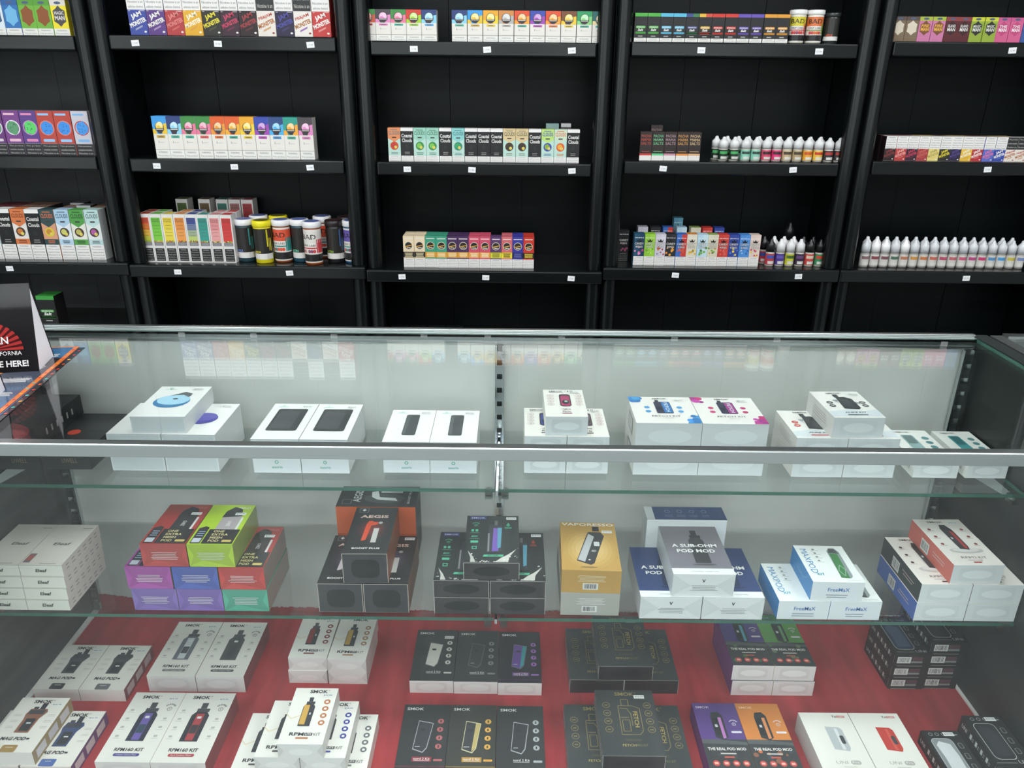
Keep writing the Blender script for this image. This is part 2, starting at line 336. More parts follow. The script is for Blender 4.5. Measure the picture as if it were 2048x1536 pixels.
# ------------------------------------------------------------------ the showcase
CX0, CX1, ZT, DK, LS, US = -.838, .805, .965, .369, .580, .781
def showcase(xo, label):
    root = empty('glass_showcase', ((CX0+CX1)/2+xo, .22, 0)); tag(root, label, 'showcase')
    ox = (CX0+CX1)/2; L = lambda x, y, z: (x-ox, y-.22, z)
    def P(name, a, b, m, bv=0):
        o = obj(name, bx(L(*a), L(*b)), m, root)
        if bv: bevel(o, bv, 2)
        return o
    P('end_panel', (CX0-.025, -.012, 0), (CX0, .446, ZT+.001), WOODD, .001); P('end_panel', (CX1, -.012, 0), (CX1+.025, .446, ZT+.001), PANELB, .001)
    P('plinth', (CX0, .0, 0), (CX1, .43, DK-.02), BLACK)
    P('deck', (CX0, .0, DK-.02), (CX1, .431, DK), REDC)
    # frayed edge of the red felt where it turns up against the doors
    m = MB(); prof = [(-.838, .042), (-.80, .036), (-.72, .024), (-.47, .011), (-.12, .005), (.08, .008), (.22, .006), (.81, .004)]; px_, ph_ = zip(*prof); hs = [float(np.interp(CX0+i*.003, px_, ph_))+R_.uniform(-.0015, .0022) for i in range(549)]
    for i in range(547): m.poly([L(CX0+i*.003, .4303, DK), L(CX0+(i+1)*.003, .4303, DK), L(CX0+(i+1)*.003, .4303, DK+max(.001, hs[i+1])), L(CX0+i*.003, .4303, DK+max(.001, hs[i]))], lin('#9c3336'))
    e = obj('frayed_edge', m, REDC, root); e['kind'] = 'stuff'
    P('deck_trim', (CX0+.001, .01, DK+.0005), (CX0+.011, .43, DK+.004), WHITEP); P('deck_trim', (CX1-.006, .01, DK+.0005), (CX1-.001, .43, DK+.004), WHITEP)
    P('rear_door', (CX0, .432, DK), (-.018, .437, ZT-.02), DOORW); P('rear_door', (-.03, .438, DK), (CX1, .443, ZT-.02), DOORW)
    P('rear_rail', (CX0, .428, ZT-.02), (CX1, .446, ZT-.001), ALU, .0015); P('rear_track', (CX0, .436, ZT-.001), (CX1, .446, ZT+.004), ALU, .001)
    P('front_rail', (CX0-.025, -.0135, ZT-.0165), (CX1+.025, .001, ZT+.0008), ALU, .0015)
    P('front_sill', (CX0, -.012, DK-.02), (CX1, .0, DK+.012), ALU, .0015)
    def pane(name, a, b):
        o = P(name, a, b, GLASS); o.data.materials.append(EDGE)
        e = np.array([p.area for p in o.data.polygons]); big = e.max()
        for p in o.data.polygons:
            if p.area < big*.5 and not (name == 'glass_shelf' and p.normal.y > .5): p.material_index = 1
        return o
    pane('top_glass', (CX0+.001, .002, ZT-.007), (CX1-.001, .428, ZT-.001)); pane('front_glass', (CX0+.001, .001, DK+.002), (CX1-.001, .006, ZT-.017))
    for z, yf in ((US, .213), (LS, .156)):
        pane('glass_shelf', (CX0+.003, yf, z-.006), (-.0255, .424, z)); pane('glass_shelf', (-.0185, yf, z-.006), (CX1-.003, .424, z))
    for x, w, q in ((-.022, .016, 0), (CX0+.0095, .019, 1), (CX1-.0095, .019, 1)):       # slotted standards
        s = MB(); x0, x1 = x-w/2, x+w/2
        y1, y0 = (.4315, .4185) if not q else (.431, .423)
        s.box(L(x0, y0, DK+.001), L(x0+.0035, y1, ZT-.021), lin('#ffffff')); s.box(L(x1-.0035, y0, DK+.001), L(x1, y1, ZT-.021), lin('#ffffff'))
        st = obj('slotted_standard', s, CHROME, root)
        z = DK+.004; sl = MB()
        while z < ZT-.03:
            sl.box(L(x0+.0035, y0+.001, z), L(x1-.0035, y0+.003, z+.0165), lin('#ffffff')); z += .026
        obj('slot_bar', sl, DARKM if q else CHROME, st); obj('slot_back', bx(L(x0+.0035, y1-.003, DK+.001), L(x1-.0035, y1-.001, ZT-.021)), ALU if q else DARKM, st)  # end bars coloured as if reflecting dark
    for z, yf in ((US-.0062, .213), (LS-.0062, .156)):
        for x in (-.022, CX0+.012, CX1-.012):
            s = MB(); yb_ = .417
            s.add([L(x-.002, yf+.004, z), L(x-.002, yb_, z), L(x-.002, yb_, z-.035), L(x-.002, yb_-.03, z-.035), L(x-.002, yf+.004, z-.009),
                   L(x+.002, yf+.004, z), L(x+.002, yb_, z), L(x+.002, yb_, z-.035), L(x+.002, yb_-.03, z-.035), L(x+.002, yf+.004, z-.009)],
                  [(0, 1, 2, 3, 4), (9, 8, 7, 6, 5), (0, 5, 6, 1), (1, 6, 7, 2), (2, 7, 8, 3), (3, 8, 9, 4), (4, 9, 5, 0)], lin('#ffffff'))
            br = obj('shelf_bracket', s, CHROME, root)
            for dx in ((-.0125, .0125) if abs(x+.022) < .001 else ((.004,) if x < 0 else (-.004,))):
                c = MB(); c.lathe([(.0062, z-.011, lin('#ffffff')), (.0062, z-.0005, lin('#ffffff'))], 16, (x+dx-ox, yf+.012-.22)); obj('rubber_pad', c, CLEAR, br)
                c = MB(); c.box(L(x+dx-.006, yf-.0035, z-.011), L(x+dx+.006, yf-.0008, z+.0065), lin('#ffffff')); c.box(L(x+dx-.006, yf-.0008, z-.011), L(x+dx+.006, yf+.006, z-.008), lin('#ffffff')); obj('edge_clip', c, CLEAR, br)
    return root
showcase(0, 'long glass showcase with aluminium rails, red felt deck and two glass shelves')
# the neighbouring case continues past the right end panel
n = empty('glass_showcase', (CX1+.33, .22, 0)); tag(n, 'second glass showcase butted against the end panel of the long showcase', 'showcase')
for nm, a, b, m_ in (('end_panel', (-.30+.001, -.232, 0), (-.278, .226, ZT), WOODD), ('rear_rail', (-.278, .208, ZT-.02), (.3, .226, ZT+.004), ALU), ('front_rail', (-.278, -.2335, ZT-.0165), (.3, -.219, ZT), ALU),
                     ('top_glass', (-.278, -.218, ZT-.007), (.3, .208, ZT-.001), GLASS), ('front_glass', (-.278, -.219, DK), (.3, -.214, ZT-.017), GLASS), ('rear_door', (-.278, .212, DK), (.3, .218, ZT-.02), DOORW),
                     ('deck', (-.278, -.22, DK-.02), (.3, .211, DK), REDC), ('plinth', (-.278, -.22, 0), (.3, .21, DK-.02), BLACK), ('end_panel', (.3, -.232, 0), (.325, .226, ZT), WOODD)):
    obj(nm, bx(a, b), m_, n)

# ------------------------------------------------------------------ things on the shelving units
def warnmesh(bgc, tc, lines, name='warning_label'):
    i = Item(1, 0, 1); i.rect('', 'front', 0, 0, 1, 1, bgc, 0); n = len(lines)
    for k, t in enumerate(lines): i.text('front', t, .5, 1-(k+.62)/(n+.25), w=min(.86, .07*len(t)+.1), h=.5/(n+.3), col=tc, layer=1, part='')
    return i.parts[''].mesh(name, CARD)
FULL = ['WARNING:', 'This product', 'contains nicotine.', 'Nicotine is an', 'addictive chemical.']
W_W = warnmesh('#e9e6e2', '#55504e', FULL); W_S = warnmesh('#e6e4de', '#6a6662', FULL[:2]); W_B = warnmesh('#1d1d1e', '#b9b7b2', FULL); W_D = warnmesh('#2a2b2c', '#c4c2bc', FULL[1:4])
C_ = 'e_liquid_carton'
def lighten(h, k=.55):
    return '#%02x%02x%02x' % tuple(int(int(h[j:j+2], 16)*(1-k)+255*k) for j in (1, 3, 5))
def emblem(top, acc, strip, h, w=.0485):
    i = Item(w, w, h).body('#e4dfd6', top=top, left='#d8d4cc', right='#cfcbc4')
    i.rect('', 'front', 0, .58, 1, 1, top, 0).poly('', 'front', [(.62, .58), (1, .58), (1, .84), (.8, .82)], acc, 1).poly('', 'front', [(0, .58), (.3, .58), (.2, .69), (0, .7)], acc, 1)
    e = 'emblem'; q = h/w
    i.disc(e, 'front', .5, .755, .31, '#3a3334', 2).disc(e, 'front', .5, .765, .265, lighten(acc, .3), 3).disc(e, 'front', .54, .80, .2, lighten(acc), 4, ry=.19)
    i.poly(e, 'front', [(.3, .70), (.32, .76), (.45, .79), (.58, .745), (.7, .70)], acc, 5).rect(e, 'front', .2, .665, .8, .715, '#2d292b', 6).rect(e, 'front', .25, .68, .75, .70, '#d9d4cc', 7)
    i.poly(e, 'front', [(.27, .665), (.73, .665), (.64, .61), (.5, .585), (.36, .61)], '#3a3334', 6)
    i.rect('flavour_strip', 'front', .22, .485, .8, .55, strip, 1).rect('flavour_strip', 'front', .34, .505, .68, .525, '#5a5250', 2)
    i.rect('', 'front', .3, .36, .33, .42, '#777777', 1).rect('', 'front', .36, .375, .7, .385, '#b9b4ac', 1).line('', 'front', 0, .205, 1, .205, .03, '#8c8780', 1)
    return i.tpl(C_)
def jam(bgc, tc, sub, h, w, pb=False):
    i = Item(w, w, h).body('#e9e6e2', left=bgc, right=bgc, top='#d9d5d0'); i.rect('', 'front', 0, 0, 1, .5, bgc, 0)
    if pb: i.text('front', 'PB&JAM', .47, .385, w=.8, h=.2, col='#b5402f', rot=20, bold=.02)
    else: i.text('front', 'JAM', .45, .385, w=.62, h=.3, col=tc, rot=22, bold=.04)
    i.text('front', 'MONSTER', .5, .255, w=.98, h=.24, col=tc, rot=22, bold=.04)
    a = .1; i.poly('flavour_strip', 'front', [(.3, .09), (.72, .165), (.74, .205), (.32, .13)], sub, 1); i.rect('', 'front', .05, .475, .16, .485, '#d8d4ce', 1).rect('', 'front', .7, .475, .95, .485, '#d8d4ce', 1)
    i.disc('', 'front', .85, .07, .07, '#e8e4dc' if not pb else '#8a3a30', 1, ry=.05)
    return i.tpl(C_)
def clouds(c1, tc, mid, ring, fruit, band, h, w, frac=.2):
    i = Item(w, w, h).body(mid, top=c1, left=c1, right=mid); v = lambda x: frac+(1-frac)*x
    i.poly('', 'front', [(0, v(.63)), (.5, v(.5)), (1, v(.63)), (1, 1), (0, 1)], c1, 0).rect('', 'front', 0, frac, 1, v(.16), band, 0)
    i.text('front', 'CLOUDS', .5, v(.82), w=.84, h=.3, col=tc, bold=.025).rect('lettering', 'front', .22, v(.92), .78, v(.945), tc, 1)
    i.rr('lettering', 'front', .32, v(.64), .68, v(.68), .05, '#3d3835', 2)
    i.disc('fruit_picture', 'front', .5, v(.36), .33, ring, 2).disc('fruit_picture', 'front', .46, v(.37), .2, fruit, 3).disc('fruit_picture', 'front', .6, v(.31), .12, '#d8c860', 4)
    i.lines('lettering', 'front', .2, .8, [v(.11), v(.06)], .018, tc, 2); return i.tpl(C_)
def coastal(h, w, frac=.2):
    i = Item(w, w, h).body('#1c1d1e', top='#e8e5e2'); v = lambda x: frac+(1-frac)*x
    i.rect('', 'front', 0, v(.89), 1, 1, '#e9e6e3', 0).text('front', 'Coastal', .5, v(.73), w=.86, h=.28, col='#e4e2de', bold=.02).text('front', 'Clouds', .5, v(.56), w=.8, h=.28, col='#e4e2de', bold=.02)
    i.lines('lettering', 'front', .25, .75, [v(.13), v(.07)], .02, '#8d8b88', 2); i.disc('', 'front', .5, v(.33), .13, '#26282a', 1, ry=.2); return i.tpl(C_)
def badge(c1, c2, tc, h, w):
    i = Item(w, w, h).body('#e8e4e0', top=c1, left=c1, right=c1); i.rect('', 'front', 0, .5, 1, 1, c1, 0).rect('', 'front', 0, .32, 1, .5, c2, 0).rect('', 'front', 0, .285, 1, .32, c1, 0)
    i.disc('emblem', 'front', .5, .7, .37, '#d8cdb8', 1).disc('emblem', 'front', .5, .7, .32, '#2f2a2a', 2).poly('emblem', 'front', [(.16, .68), (.8, .73), (.84, .75), (.84, .71), (.2, .65)], '#d9a544', 3).rect('emblem', 'front', .34, .62, .68, .65, '#cfc8bc', 3)
    i.lines('lettering', 'front', .12, .88, [.46, .425, .39, .355], .02, tc, 2).lines('lettering', 'front', .1, .9, [.925], .025, '#e8e0d8', 2, .1); return i.tpl(C_)
def salt(c, c2, h, w):
    i = Item(w, w, h).body('#1d1c1d', top=c); i.rect('', 'front', 0, .88, 1, 1, c, 0)
    if c2: i.rect('', 'front', .5, .88, 1, 1, c2, 1)
    i.rr('emblem', 'front', .12, .47, .88, .56, .08, c, 1); i.text('front', 'MAMASAN', .5, .515, w=.62, h=.1, col='#dedcd8', bold=.02).text('front', 'Salt', .5, .42, w=.42, h=.17, col='#f0eeea', shear=.3, bold=.03)
    i.rr('emblem', 'front', .06, .285, .94, .35, .1, c2 or c, 1).lines('lettering', 'front', .32, .68, [.2], .035, '#aaa8a4', 2, 0); return i.tpl(C_)
def pacha(c, strip, h, w):
    i = Item(w, w, h).body('#2c211f', top='#3a2c28')
    for k, t in enumerate(('PACHA', 'MAMA', 'SALTS')): i.text('front', t, .5, .86-.13*k, w=.84, h=.22, col=c, bold=.015)
    i.rect('', 'front', 0, .18, 1, .25, strip, 0).lines('lettering', 'front', .1, .9, [.32], .025, c, 1).rect('', 'front', 0, 0, 1, .18, '#e2deda', 0); return i.tpl(C_)
def tall(cols, h, w):
    i = Item(w, w*1.25, h).body('#dcd8d4', top=cols[0]); n = len(cols); v0, v1 = .42, .93
    for k in range(8): i.rect('flavour_panel', 'front', .1, v1-(v1-v0)*(k+1)/8, .9, v1-(v1-v0)*k/8, cols[min(n-1, k*n//8)], 0)
    i.edges('top', .1, '#e6e3df', 1)
    i.text('front', 'PACHA', .5, .89, w=.66, h=.14, col='#4a4038').text('front', 'MAMA', .5, .85, w=.66, h=.14, col='#4a4038').lines('lettering', 'front', .2, .8, [.77, .70, .63, .56], .007, '#6a5a48', 2)
    for k in range(7): i.disc('fruit_picture', 'front', .16+.11*k, .435+.012*(k % 2), .07, R_.choice(['#c8a23a', '#8aa03a', '#7d4632', '#c9c27a', '#b85a30']), 2+k % 2)
    i.rect('', 'front', .1, .35, .9, .425, '#77757a', 1).lines('lettering', 'front', .18, .82, [.375, .4], .006, '#bab8ba', 2); return i.tpl(C_)
def candy(c1, c2, deco, h, w, topc=None):
    i = Item(w, w, h).body(c1, top=topc or c1, left=c1, right=c2); i.rect('', 'front', .5, .3, 1, 1, c2, 0)
    for k in range(7): i.disc('fruit_picture', 'front', R_.uniform(.12, .88), R_.uniform(.34, .58), R_.uniform(.06, .13), R_.choice(deco), 1+k*.3)
    i.text('front', 'DRIP WITH US.', .5, .88, w=.86, h=.1, col='#f2efe8', bold=.02, layer=4)
    i.poly('crown', 'front', [(.3, .75), (.7, .75), (.78, .83), (.62, .785), (.5, .85), (.38, .785), (.22, .83)], '#1a1818', 4)
    for o, c, l in ((.05, '#1a1818', 5), (.005, '#f0ece4', 6)): i.text('front', 'CANDY', .5, .695, w=.84+o, h=.2+o, col=c, bold=o, layer=l).text('front', 'KING', .5, .595, w=.64+o, h=.18+o, col=c, bold=o, layer=l)
    return i.tpl(C_)
def man(c, c2, t1, t2, tc, patch, h, w):
    i = Item(w, w, h).body(c, top=c2); i.rect('', 'front', 0, .84, 1, 1, c2, 0)
    st = [(.5+.44*math.cos(math.radians(a))*(1 if k % 2 else .8), .55+.3*math.sin(math.radians(a))*(1 if k % 2 else .8)) for k, a in enumerate(range(0, 360, 30))]
    i.poly('emblem', 'front', st, patch, 1)
    if t1: i.text('front', t1, .5, .64, w=.6, h=.2, col=tc, bold=.02)
    if t2: i.text('front', t2, .5, .5, w=.62, h=.26, col=tc, bold=.03)
    i.disc('', 'front', .5, .92, .22, '#4b5a78', 1, ry=.08); return i.tpl(C_)
def blotch(c, ring, blob, low, h, w):
    i = Item(w, w, h).body('#9a969a', left=c, right=c, top='#77707c'); i.rect('', 'front', 0, .27, 1, 1, c, 0).disc('emblem', 'front', .52, .62, .43, ring, 1).disc('emblem', 'front', .52, .62, .37, c, 2)
    pts = []
    for k in range(22):
        a = 2*math.pi*k/22; r = .3+.07*R_.random(); pts.append((.53+r*math.cos(a)*1.05, .62+r*math.sin(a)*.45))
    i.poly('emblem', 'front', pts, blob, 3)
    for k in range(8): i.disc('emblem', 'front', R_.uniform(.35, .72), R_.uniform(.53, .71), .025, '#2c3a52', 4)
    i.rect('', 'front', .1, .9, .75, .945, low, 2).rr('', 'front', .18, .31, .86, .37, .05, low, 2); return i.tpl(C_)
def row(tpls, x, pitch, y, z, labels, group, warn=None, yaw=0, shift=None):
    for k, t in enumerate(tpls):
        if t is None: continue
        lb = labels[k]; wn = None
        if warn: wm = warn[k] if isinstance(warn, list) else warn; wn = wm
        place(t, x+pitch*k+(pitch-t['w'])/2, y+R_.uniform(-.002, .002), z, lb, 'box', group, yaw, wn)
YF = Y0+.035
# unit 1
t = [man('#d9e3ea', '#8fb7d6', '', '', '#ffffff', '#3a5878', .105, .0505), man('#2f6fae', '#2a5f9c', '', '', '#ffffff', '#6fb3da', .105, .0505), man('#6fae3c', '#5a9a34', '', '', '#ffffff', '#8a4f24', .105, .0505), None, man('#ecd92c', '#d8d2c8', 'MAGIC', 'MAN', '#d9d5d0', '#4a4446', .105, .0505)]
t[3] = t[2]
row(t, -1.71, .052, YF, SZ[0][0], ['pale blue carton with dark star patch beside the solid blue star carton', 'solid blue carton with light star patch beside the green shield cartons', 'green carton with brown shield patch beside the yellow star carton', 'green carton with brown shield patch beside the yellow star carton', 'yellow carton with grey star patch beside the green shield cartons'], 'star patch cartons by the black upright', (W_S, 0, .2))
bl = [blotch('#6b3a78', '#e8e6ea', '#6aa87a', '#d8cfd6', .145, .0565), blotch('#7a4488', '#efeaf0', '#5f9a70', '#e6b7c8', .145, .0565), blotch('#5f3f86', '#c48fc0', '#5fcf6a', '#e08ab0', .145, .0565), blotch('#b8463a', '#d98a80', '#3f8fe0', '#8fc4ee', .145, .0565), None, blotch('#c8c4cc', '#c0453c', '#4596e2', '#7fb2e0', .145, .0565)]
bl[4] = bl[3]
row(bl, -1.796, .0585, YF, SZ[0][1], ['violet and white splash carton with sage green blot', 'violet splash carton with white ring and dull green blot', 'purple carton with bright green blot and pink strip', 'red carton with bright blue blot and purple fruit top', 'red carton with bright blue blot and purple fruit top', 'white and red carton with blue blot beside the black upright'], 'blot cartons in a row', (W_D, .0, .26))
h = .178; w = .05
def cl1(*a): return clouds(*a, h, w, .3)
mintw = cl1('#b9d6d2', '#5a6a6c', '#dfe3e0', '#4a3a36', '#b05a9a', '#bcd6d6')
blk = coastal(h, w, .3)
t = [mintw, blk, cl1('#d57845', '#7a3a20', '#e3ddd6', '#4a3328', '#c87a3a', '#d57845'), blk, cl1('#2f4a4c', '#c86a45', '#d69a7a', '#d8c23a', '#c88a3a', '#2a4648'), cl1('#a9c8dc', '#4a5f70', '#dfe3e6', '#4a3a34', '#c8c46a', '#b4cfe0'), cl1('#4f9a48', '#2c4a28', '#e3e1d6', '#4a2f26', '#b8b060', '#5aa04e'), mintw]
lab = ['pale mint carton at the far end of the tall rounded logo row', 'tall black script carton between pale mint and orange cartons', 'tall orange and white carton with brown fruit circle', 'tall black script carton between orange and dark teal cartons', 'dark teal and peach carton with yellow sun circle', 'pale blue carton with orange fruit circle, tall logo row', 'green and cream carton with brown fruit circle, tall logo row', 'pale mint carton beside the upright, next to the green one']
row(t, -1.893, .0526, YF, SZ[0][2], lab, 'tall logo cartons on the low shelf', (W_W, 0, .3))
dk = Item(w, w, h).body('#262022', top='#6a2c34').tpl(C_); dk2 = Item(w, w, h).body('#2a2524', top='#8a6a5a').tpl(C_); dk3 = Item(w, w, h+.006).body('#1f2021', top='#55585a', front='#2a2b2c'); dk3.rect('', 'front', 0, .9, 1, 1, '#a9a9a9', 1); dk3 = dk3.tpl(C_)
for r in (1, 2):
    row([dk, dk, dk2, dk2, None, dk3 if r == 2 else dk2, dk3 if r == 1 else None, dk2], -1.893, .0526, YF+.058*r, SZ[0][2], ['dim carton with %s top standing behind the tall logo row, %s row back' % (c, 'one' if r == 1 else 'two') for c in ('wine red', 'wine red', 'tan', 'tan', '', 'grey' if r == 2 else 'tan', 'grey', 'tan')], 'cartons behind the tall logo row')
g1 = salt('#3f9a42', None, .118, .066)
place(g1, -1.762, YF, .485, 'black carton with green lid on the bottom shelf beside the tent card', 'box', None, 0, (W_S, 0, .1))
# unit 2
jc = [('#3b4a9a', '#ece8e2', '#9aa0b8'), ('#5b3a80', '#ece8e2', '#a08ab0'), ('#b03a3c', '#d8807a', '#c8605a'), ('#e0a92c', '#f2ead0', '#d89a3a'), ('#2a2822', '#e0d23a', '#4a4630'), ('#3a2030', '#c0405a', '#6a2a3c'), ('#2c1c1e', '#a03a40', '#5a2a2c'), ('#e6dcd2', '#b06a30', '#c89a6a'), ('#2a2340', '#4a4a9a', '#3a3464'), ('#e8e0d8', '#a87038', '#9a70b0'), ('#c23a38', '#f0e8e4', '#d8908a')]
jn = ['royal blue', 'purple', 'dull red', 'golden yellow', 'black with yellow lettering', 'black with crimson lettering', 'black with dark red lettering', 'white with brown and red lettering', 'black with navy lettering', 'white with tan lettering and violet strip', 'bright red']
row([jam(a, b, c, .15, .058, k in (7, 9)) for k, (a, b, c) in enumerate(jc)], -1.253, .0594, YF, SZ[1][0], ['large carton, lower half %s, slanted lettering, top shelf above the round emblem row' % n if len(n.split()) < 4 else 'large carton, lower half %s, on the top shelf' % n for n in jn], 'large slanted lettering cartons', [(W_D if k in (7, 9) else W_W, .5, .5) for k in range(11)])
e2 = [('#3f9ade', '#e8c23a', '#c8a032', 'light blue', 'gold'), ('#2c3f78', '#8fd0e8', '#3fb09a', 'navy', 'teal'), ('#3f8a44', '#e87a9a', '#3fb09a', 'green', 'teal'), ('#3f8a44', '#e87a9a', '#e0605a', 'green', 'coral'), ('#e0602c', '#e89a3a', '#d8702c', 'orange', 'orange'), ('#e0602c', '#f0b03a', '#3fa890', 'orange', 'teal'), ('#eaa62c', '#f0d040', '#e0c030', 'amber', 'yellow'), ('#3a4aa8', '#a04ab0', '#b84ab0', 'royal blue', 'magenta'), ('#2f4a80', '#50b0e0', '#3f98d0', 'dark blue', 'sky blue'), ('#2f9a88', '#f0a83a', '#3fa890', 'teal', 'teal'), ('#4a4448', '#e08ac0', '#d880b8', 'charcoal', 'pink')]
row([emblem(a, b, c, .137) for a, b, c, *_ in e2], -1.232, .0496, YF, SZ[1][1], ['slim carton, %s top and %s strip, emblem row above the tall fruit cartons' % (n, s) for *_, n, s in e2], 'round emblem cartons above the fruit cartons', (W_S, 0, .2))
tc_ = [(('#c8482c', '#d0702c', '#d8a83a', '#b8b83a'), 'red to yellow'), (('#6ab83a', '#72c03c', '#7cc440'), 'lime green'), (('#e0c83a', '#e4cf48'), 'yellow'), (('#e08a3c', '#e6994c'), 'orange'), (('#3a4a90', '#6a7a98', '#9aa88a', '#b8c870'), 'blue to green'), (('#2f8f82', '#34968a'), 'teal'), (('#d88a8a', '#e09a98'), 'pale pink'), (('#c83434', '#d03c3a'), 'scarlet')]
tt = [tall(c, .172, .0405) for c, _ in tc_]
row(tt, -1.335, .0417, YF, SZ[1][2], ['tall white carton with %s fruit panel beside the lidded jars' % n for _, n in tc_], 'tall fruit panel cartons', (W_B, .025, .27, .8))
row([tt[0], tt[1], None, tt[3], tt[4], None, tt[6], tt[7]], -1.335, .0417, YF+.056, SZ[1][2], ['%s panel carton in second row behind the tall fruit cartons' % tc_[k][1] for k in range(8)], 'second row of tall fruit cartons')
bk = [tall((c,), .2, .043) for c in ('#4f6a34', '#6a5434', '#2f7468', '#a06a68', '#a8383c')]
for b_, x, n in zip(bk, (-1.262, -1.178, -1.112, -1.065, -1.018), ('olive', 'brown', 'dark teal', 'dusty pink', 'dark red')):
    place(b_, x, Y0+.2, SZ[1][2], 'tall carton with %s panel standing at the back of the shelf' % n, 'box', 'tall cartons at the back of the jar shelf')
def jar(body, lid, liddisc, label, h=.152, r=.031):
    i = Item(2*r, 2*r, h, SATIN); i.cyl = (r+.0002,); i.smooth = {'', 'lid'}
    c = lin(body); i.mb('').lathe([(r*.96, .0003, c), (r, .003, c), (r, h*.86, c), (r*.94, h*.88, c)], 28)
    lc = lin(lid); i.mb('lid').lathe([(r*1.06, h*.865, lc), (r*1.09, h*.875, lc), (r*1.09, h*.985, lc), (r*1.03, h, lc)], 28)
    i.mb('lid').poly([(r*.85*math.cos(2*math.pi*k/20), r*.85*math.sin(2*math.pi*k/20), h+.0004) for k in range(20)], lin(liddisc))
    label(i); return i.tpl('lidded_jar')
def lab_dark(drip, word, wc):
    def f(i):
        i.rect('label', 'cyl', .0, .23, 1, .82, '#2c2a28', 0, 12).rect('label', 'cyl', .02, .1, .98, .235, '#dedbd6', 1, 12).line('label', 'cyl', .72, .1, .72, .235, .006, '#333333', 2)
        i.rect('label', 'cyl', .72, .4, .77, .8, drip, 1).rect('label', 'cyl', .8, .3, .9, .6, drip, 1); i.text('cyl', word, .32, .275, w=.3, h=.09, col=wc, bold=.03, part='label', layer=2).lines('label', 'cyl', .1, .62, [.2, .17, .14], .008, '#8a8784', 2)
    return f
def lab_bad(c, c2):
    def f(i):
        i.rect('label', 'cyl', .0, .05, 1, .83, '#e3ddd6', 0, 12).rect('label', 'cyl', .0, .52, 1, .79, c, 1, 12).rect('label', 'cyl', 0, .08, 1, .25, '#232323', 1, 12).rect('label', 'cyl', .05, .38, .95, .41, c2, 1, 12).rect('label', 'cyl', .7, .28, .98, .6, c2, 1, 4)
        i.text('cyl', 'BAD', .42, .66, w=.55, h=.17, col='#22201f', bold=.01, part='label', layer=3).text('cyl', 'DRIP LABS', .42, .46, w=.5, h=.07, col='#333333', part='label', layer=3).lines('label', 'cyl', .15, .65, [.21, .17, .13], .012, '#8f8d8a', 2)
        for k in range(5): i.disc('label', 'cyl', .25+.09*k, .32, .06, R_.choice([c, c2, '#8a4a6a', '#c84a4a']), 2)
    return f
WL, BLD = '#e6e4e4', '#5f6fae'
JR = [(jar('#24424a', WL, BLD, lab_dark('#3f8f92', 'APPLE', '#6a8ad0')), -.975, 0, 'dark teal jar with white lid beside the scarlet tall carton'), (jar('#d8c820', '#e8d91c', '#6a6420', lab_dark('#d8cc24', 'LEMON', '#c8c040')), -.904, -.022, 'yellow jar with yellow lid and black label'),
      (jar('#8a4a24', WL, BLD, lab_bad('#d8563c', '#2f8a86')), -.840, -.004, 'amber jar with white lid and orange red label'), (jar('#1f4a5a', WL, BLD, lab_dark('#7a4a9a', 'SATIN', '#6ac8a0')), -.776, .006, 'blue green jar with white lid and violet drip on black label'),
      (jar('#9a5020', WL, BLD, lab_bad('#dcd6ce', '#c84048')), -.7215, -.034, 'amber jar with white lid and pale label, standing furthest forward'), (jar('#1a1c1c', '#241e1e', '#3a2022', lab_dark('#4a6a9a', 'SATIN', '#8ab03a')), -.648, -.002, 'black jar with dark lid and green lettering'), (jar('#2a5a80', WL, BLD, lab_bad('#6a5aa8', '#3f9a8a')), -.5845, -.004, 'purple label jar with white lid half behind the upright')]
for t, x, dy, lb in JR: place(t, x-.031, YF+.012+dy, SZ[1][2], lb, 'jar', 'lidded jars beside the tall cartons')
for t, x, n in ((JR[0][0], -.945, 'dark teal'), (JR[1][0], -.872, 'yellow'), (JR[2][0], -.71, 'amber'), (JR[5][0], -.62, 'black')): place(t, x-.031, YF+.09, SZ[1][2], '%s jar in the second row behind the other lidded jars' % n, 'jar', 'second row of jars')
# unit 3
e3 = [('#3f8a44', '#c8583c', '#a8403c', 'green', 'brick red'), ('#4a4448', '#e08ac0', '#d880b8', 'charcoal', 'pink'), ('#3f8a44', '#e87a9a', '#3fb09a', 'green', 'teal'), ('#d03c2c', '#a8d03a', '#98c83a', 'red', 'lime'), ('#2c3f78', '#8fd0e8', '#50a8dc', 'navy', 'sky blue')]
row([emblem(a, b, c, .093) for a, b, c, *_ in e3], -.5035, .0495, YF, SZ[2][0], ['short carton, %s top and %s strip, emblem row above the mint cartons' % (n, s) for *_, n, s in e3], 'short round emblem cartons', (W_S, 0, .17))
e3 = [('#2c3f78', '#8fd0e8', '#3fb09a', 'navy', 'aqua'), ('#3f9ade', '#e8c23a', '#c8a032', 'light blue', 'gold'), ('#eaa62c', '#f0d040', '#e0c030', 'amber', 'yellow'), ('#d08a4a', '#b8b4b0', '#b0acaa', 'tan', 'grey'), ('#e0502c', '#f0a03a', '#3fa890', 'orange red', 'teal'), ('#3a4aa8', '#a04ab0', '#b84ab0', 'royal blue', 'magenta'), ('#e0502c', '#f0a03a', '#e07a3a', 'orange red', 'orange'), ('#7a4a2c', '#f0c83a', '#e0c030', 'brown', 'yellow'), ('#2f9a60', '#8ad080', '#3fa890', 'emerald', 'teal'), ('#2a6a68', '#f0d8a0', '#3f9a90', 'dark teal', 'teal')]
row([emblem(a, b, c, .093) for a, b, c, *_ in e3], -.208, .0506, YF, SZ[2][0], ['short carton, %s top and %s strip, emblem row above the mint cartons' % (n, s) for *_, n, s in e3], 'short round emblem cartons', (W_S, 0, .17))
h, w = .109, .0425
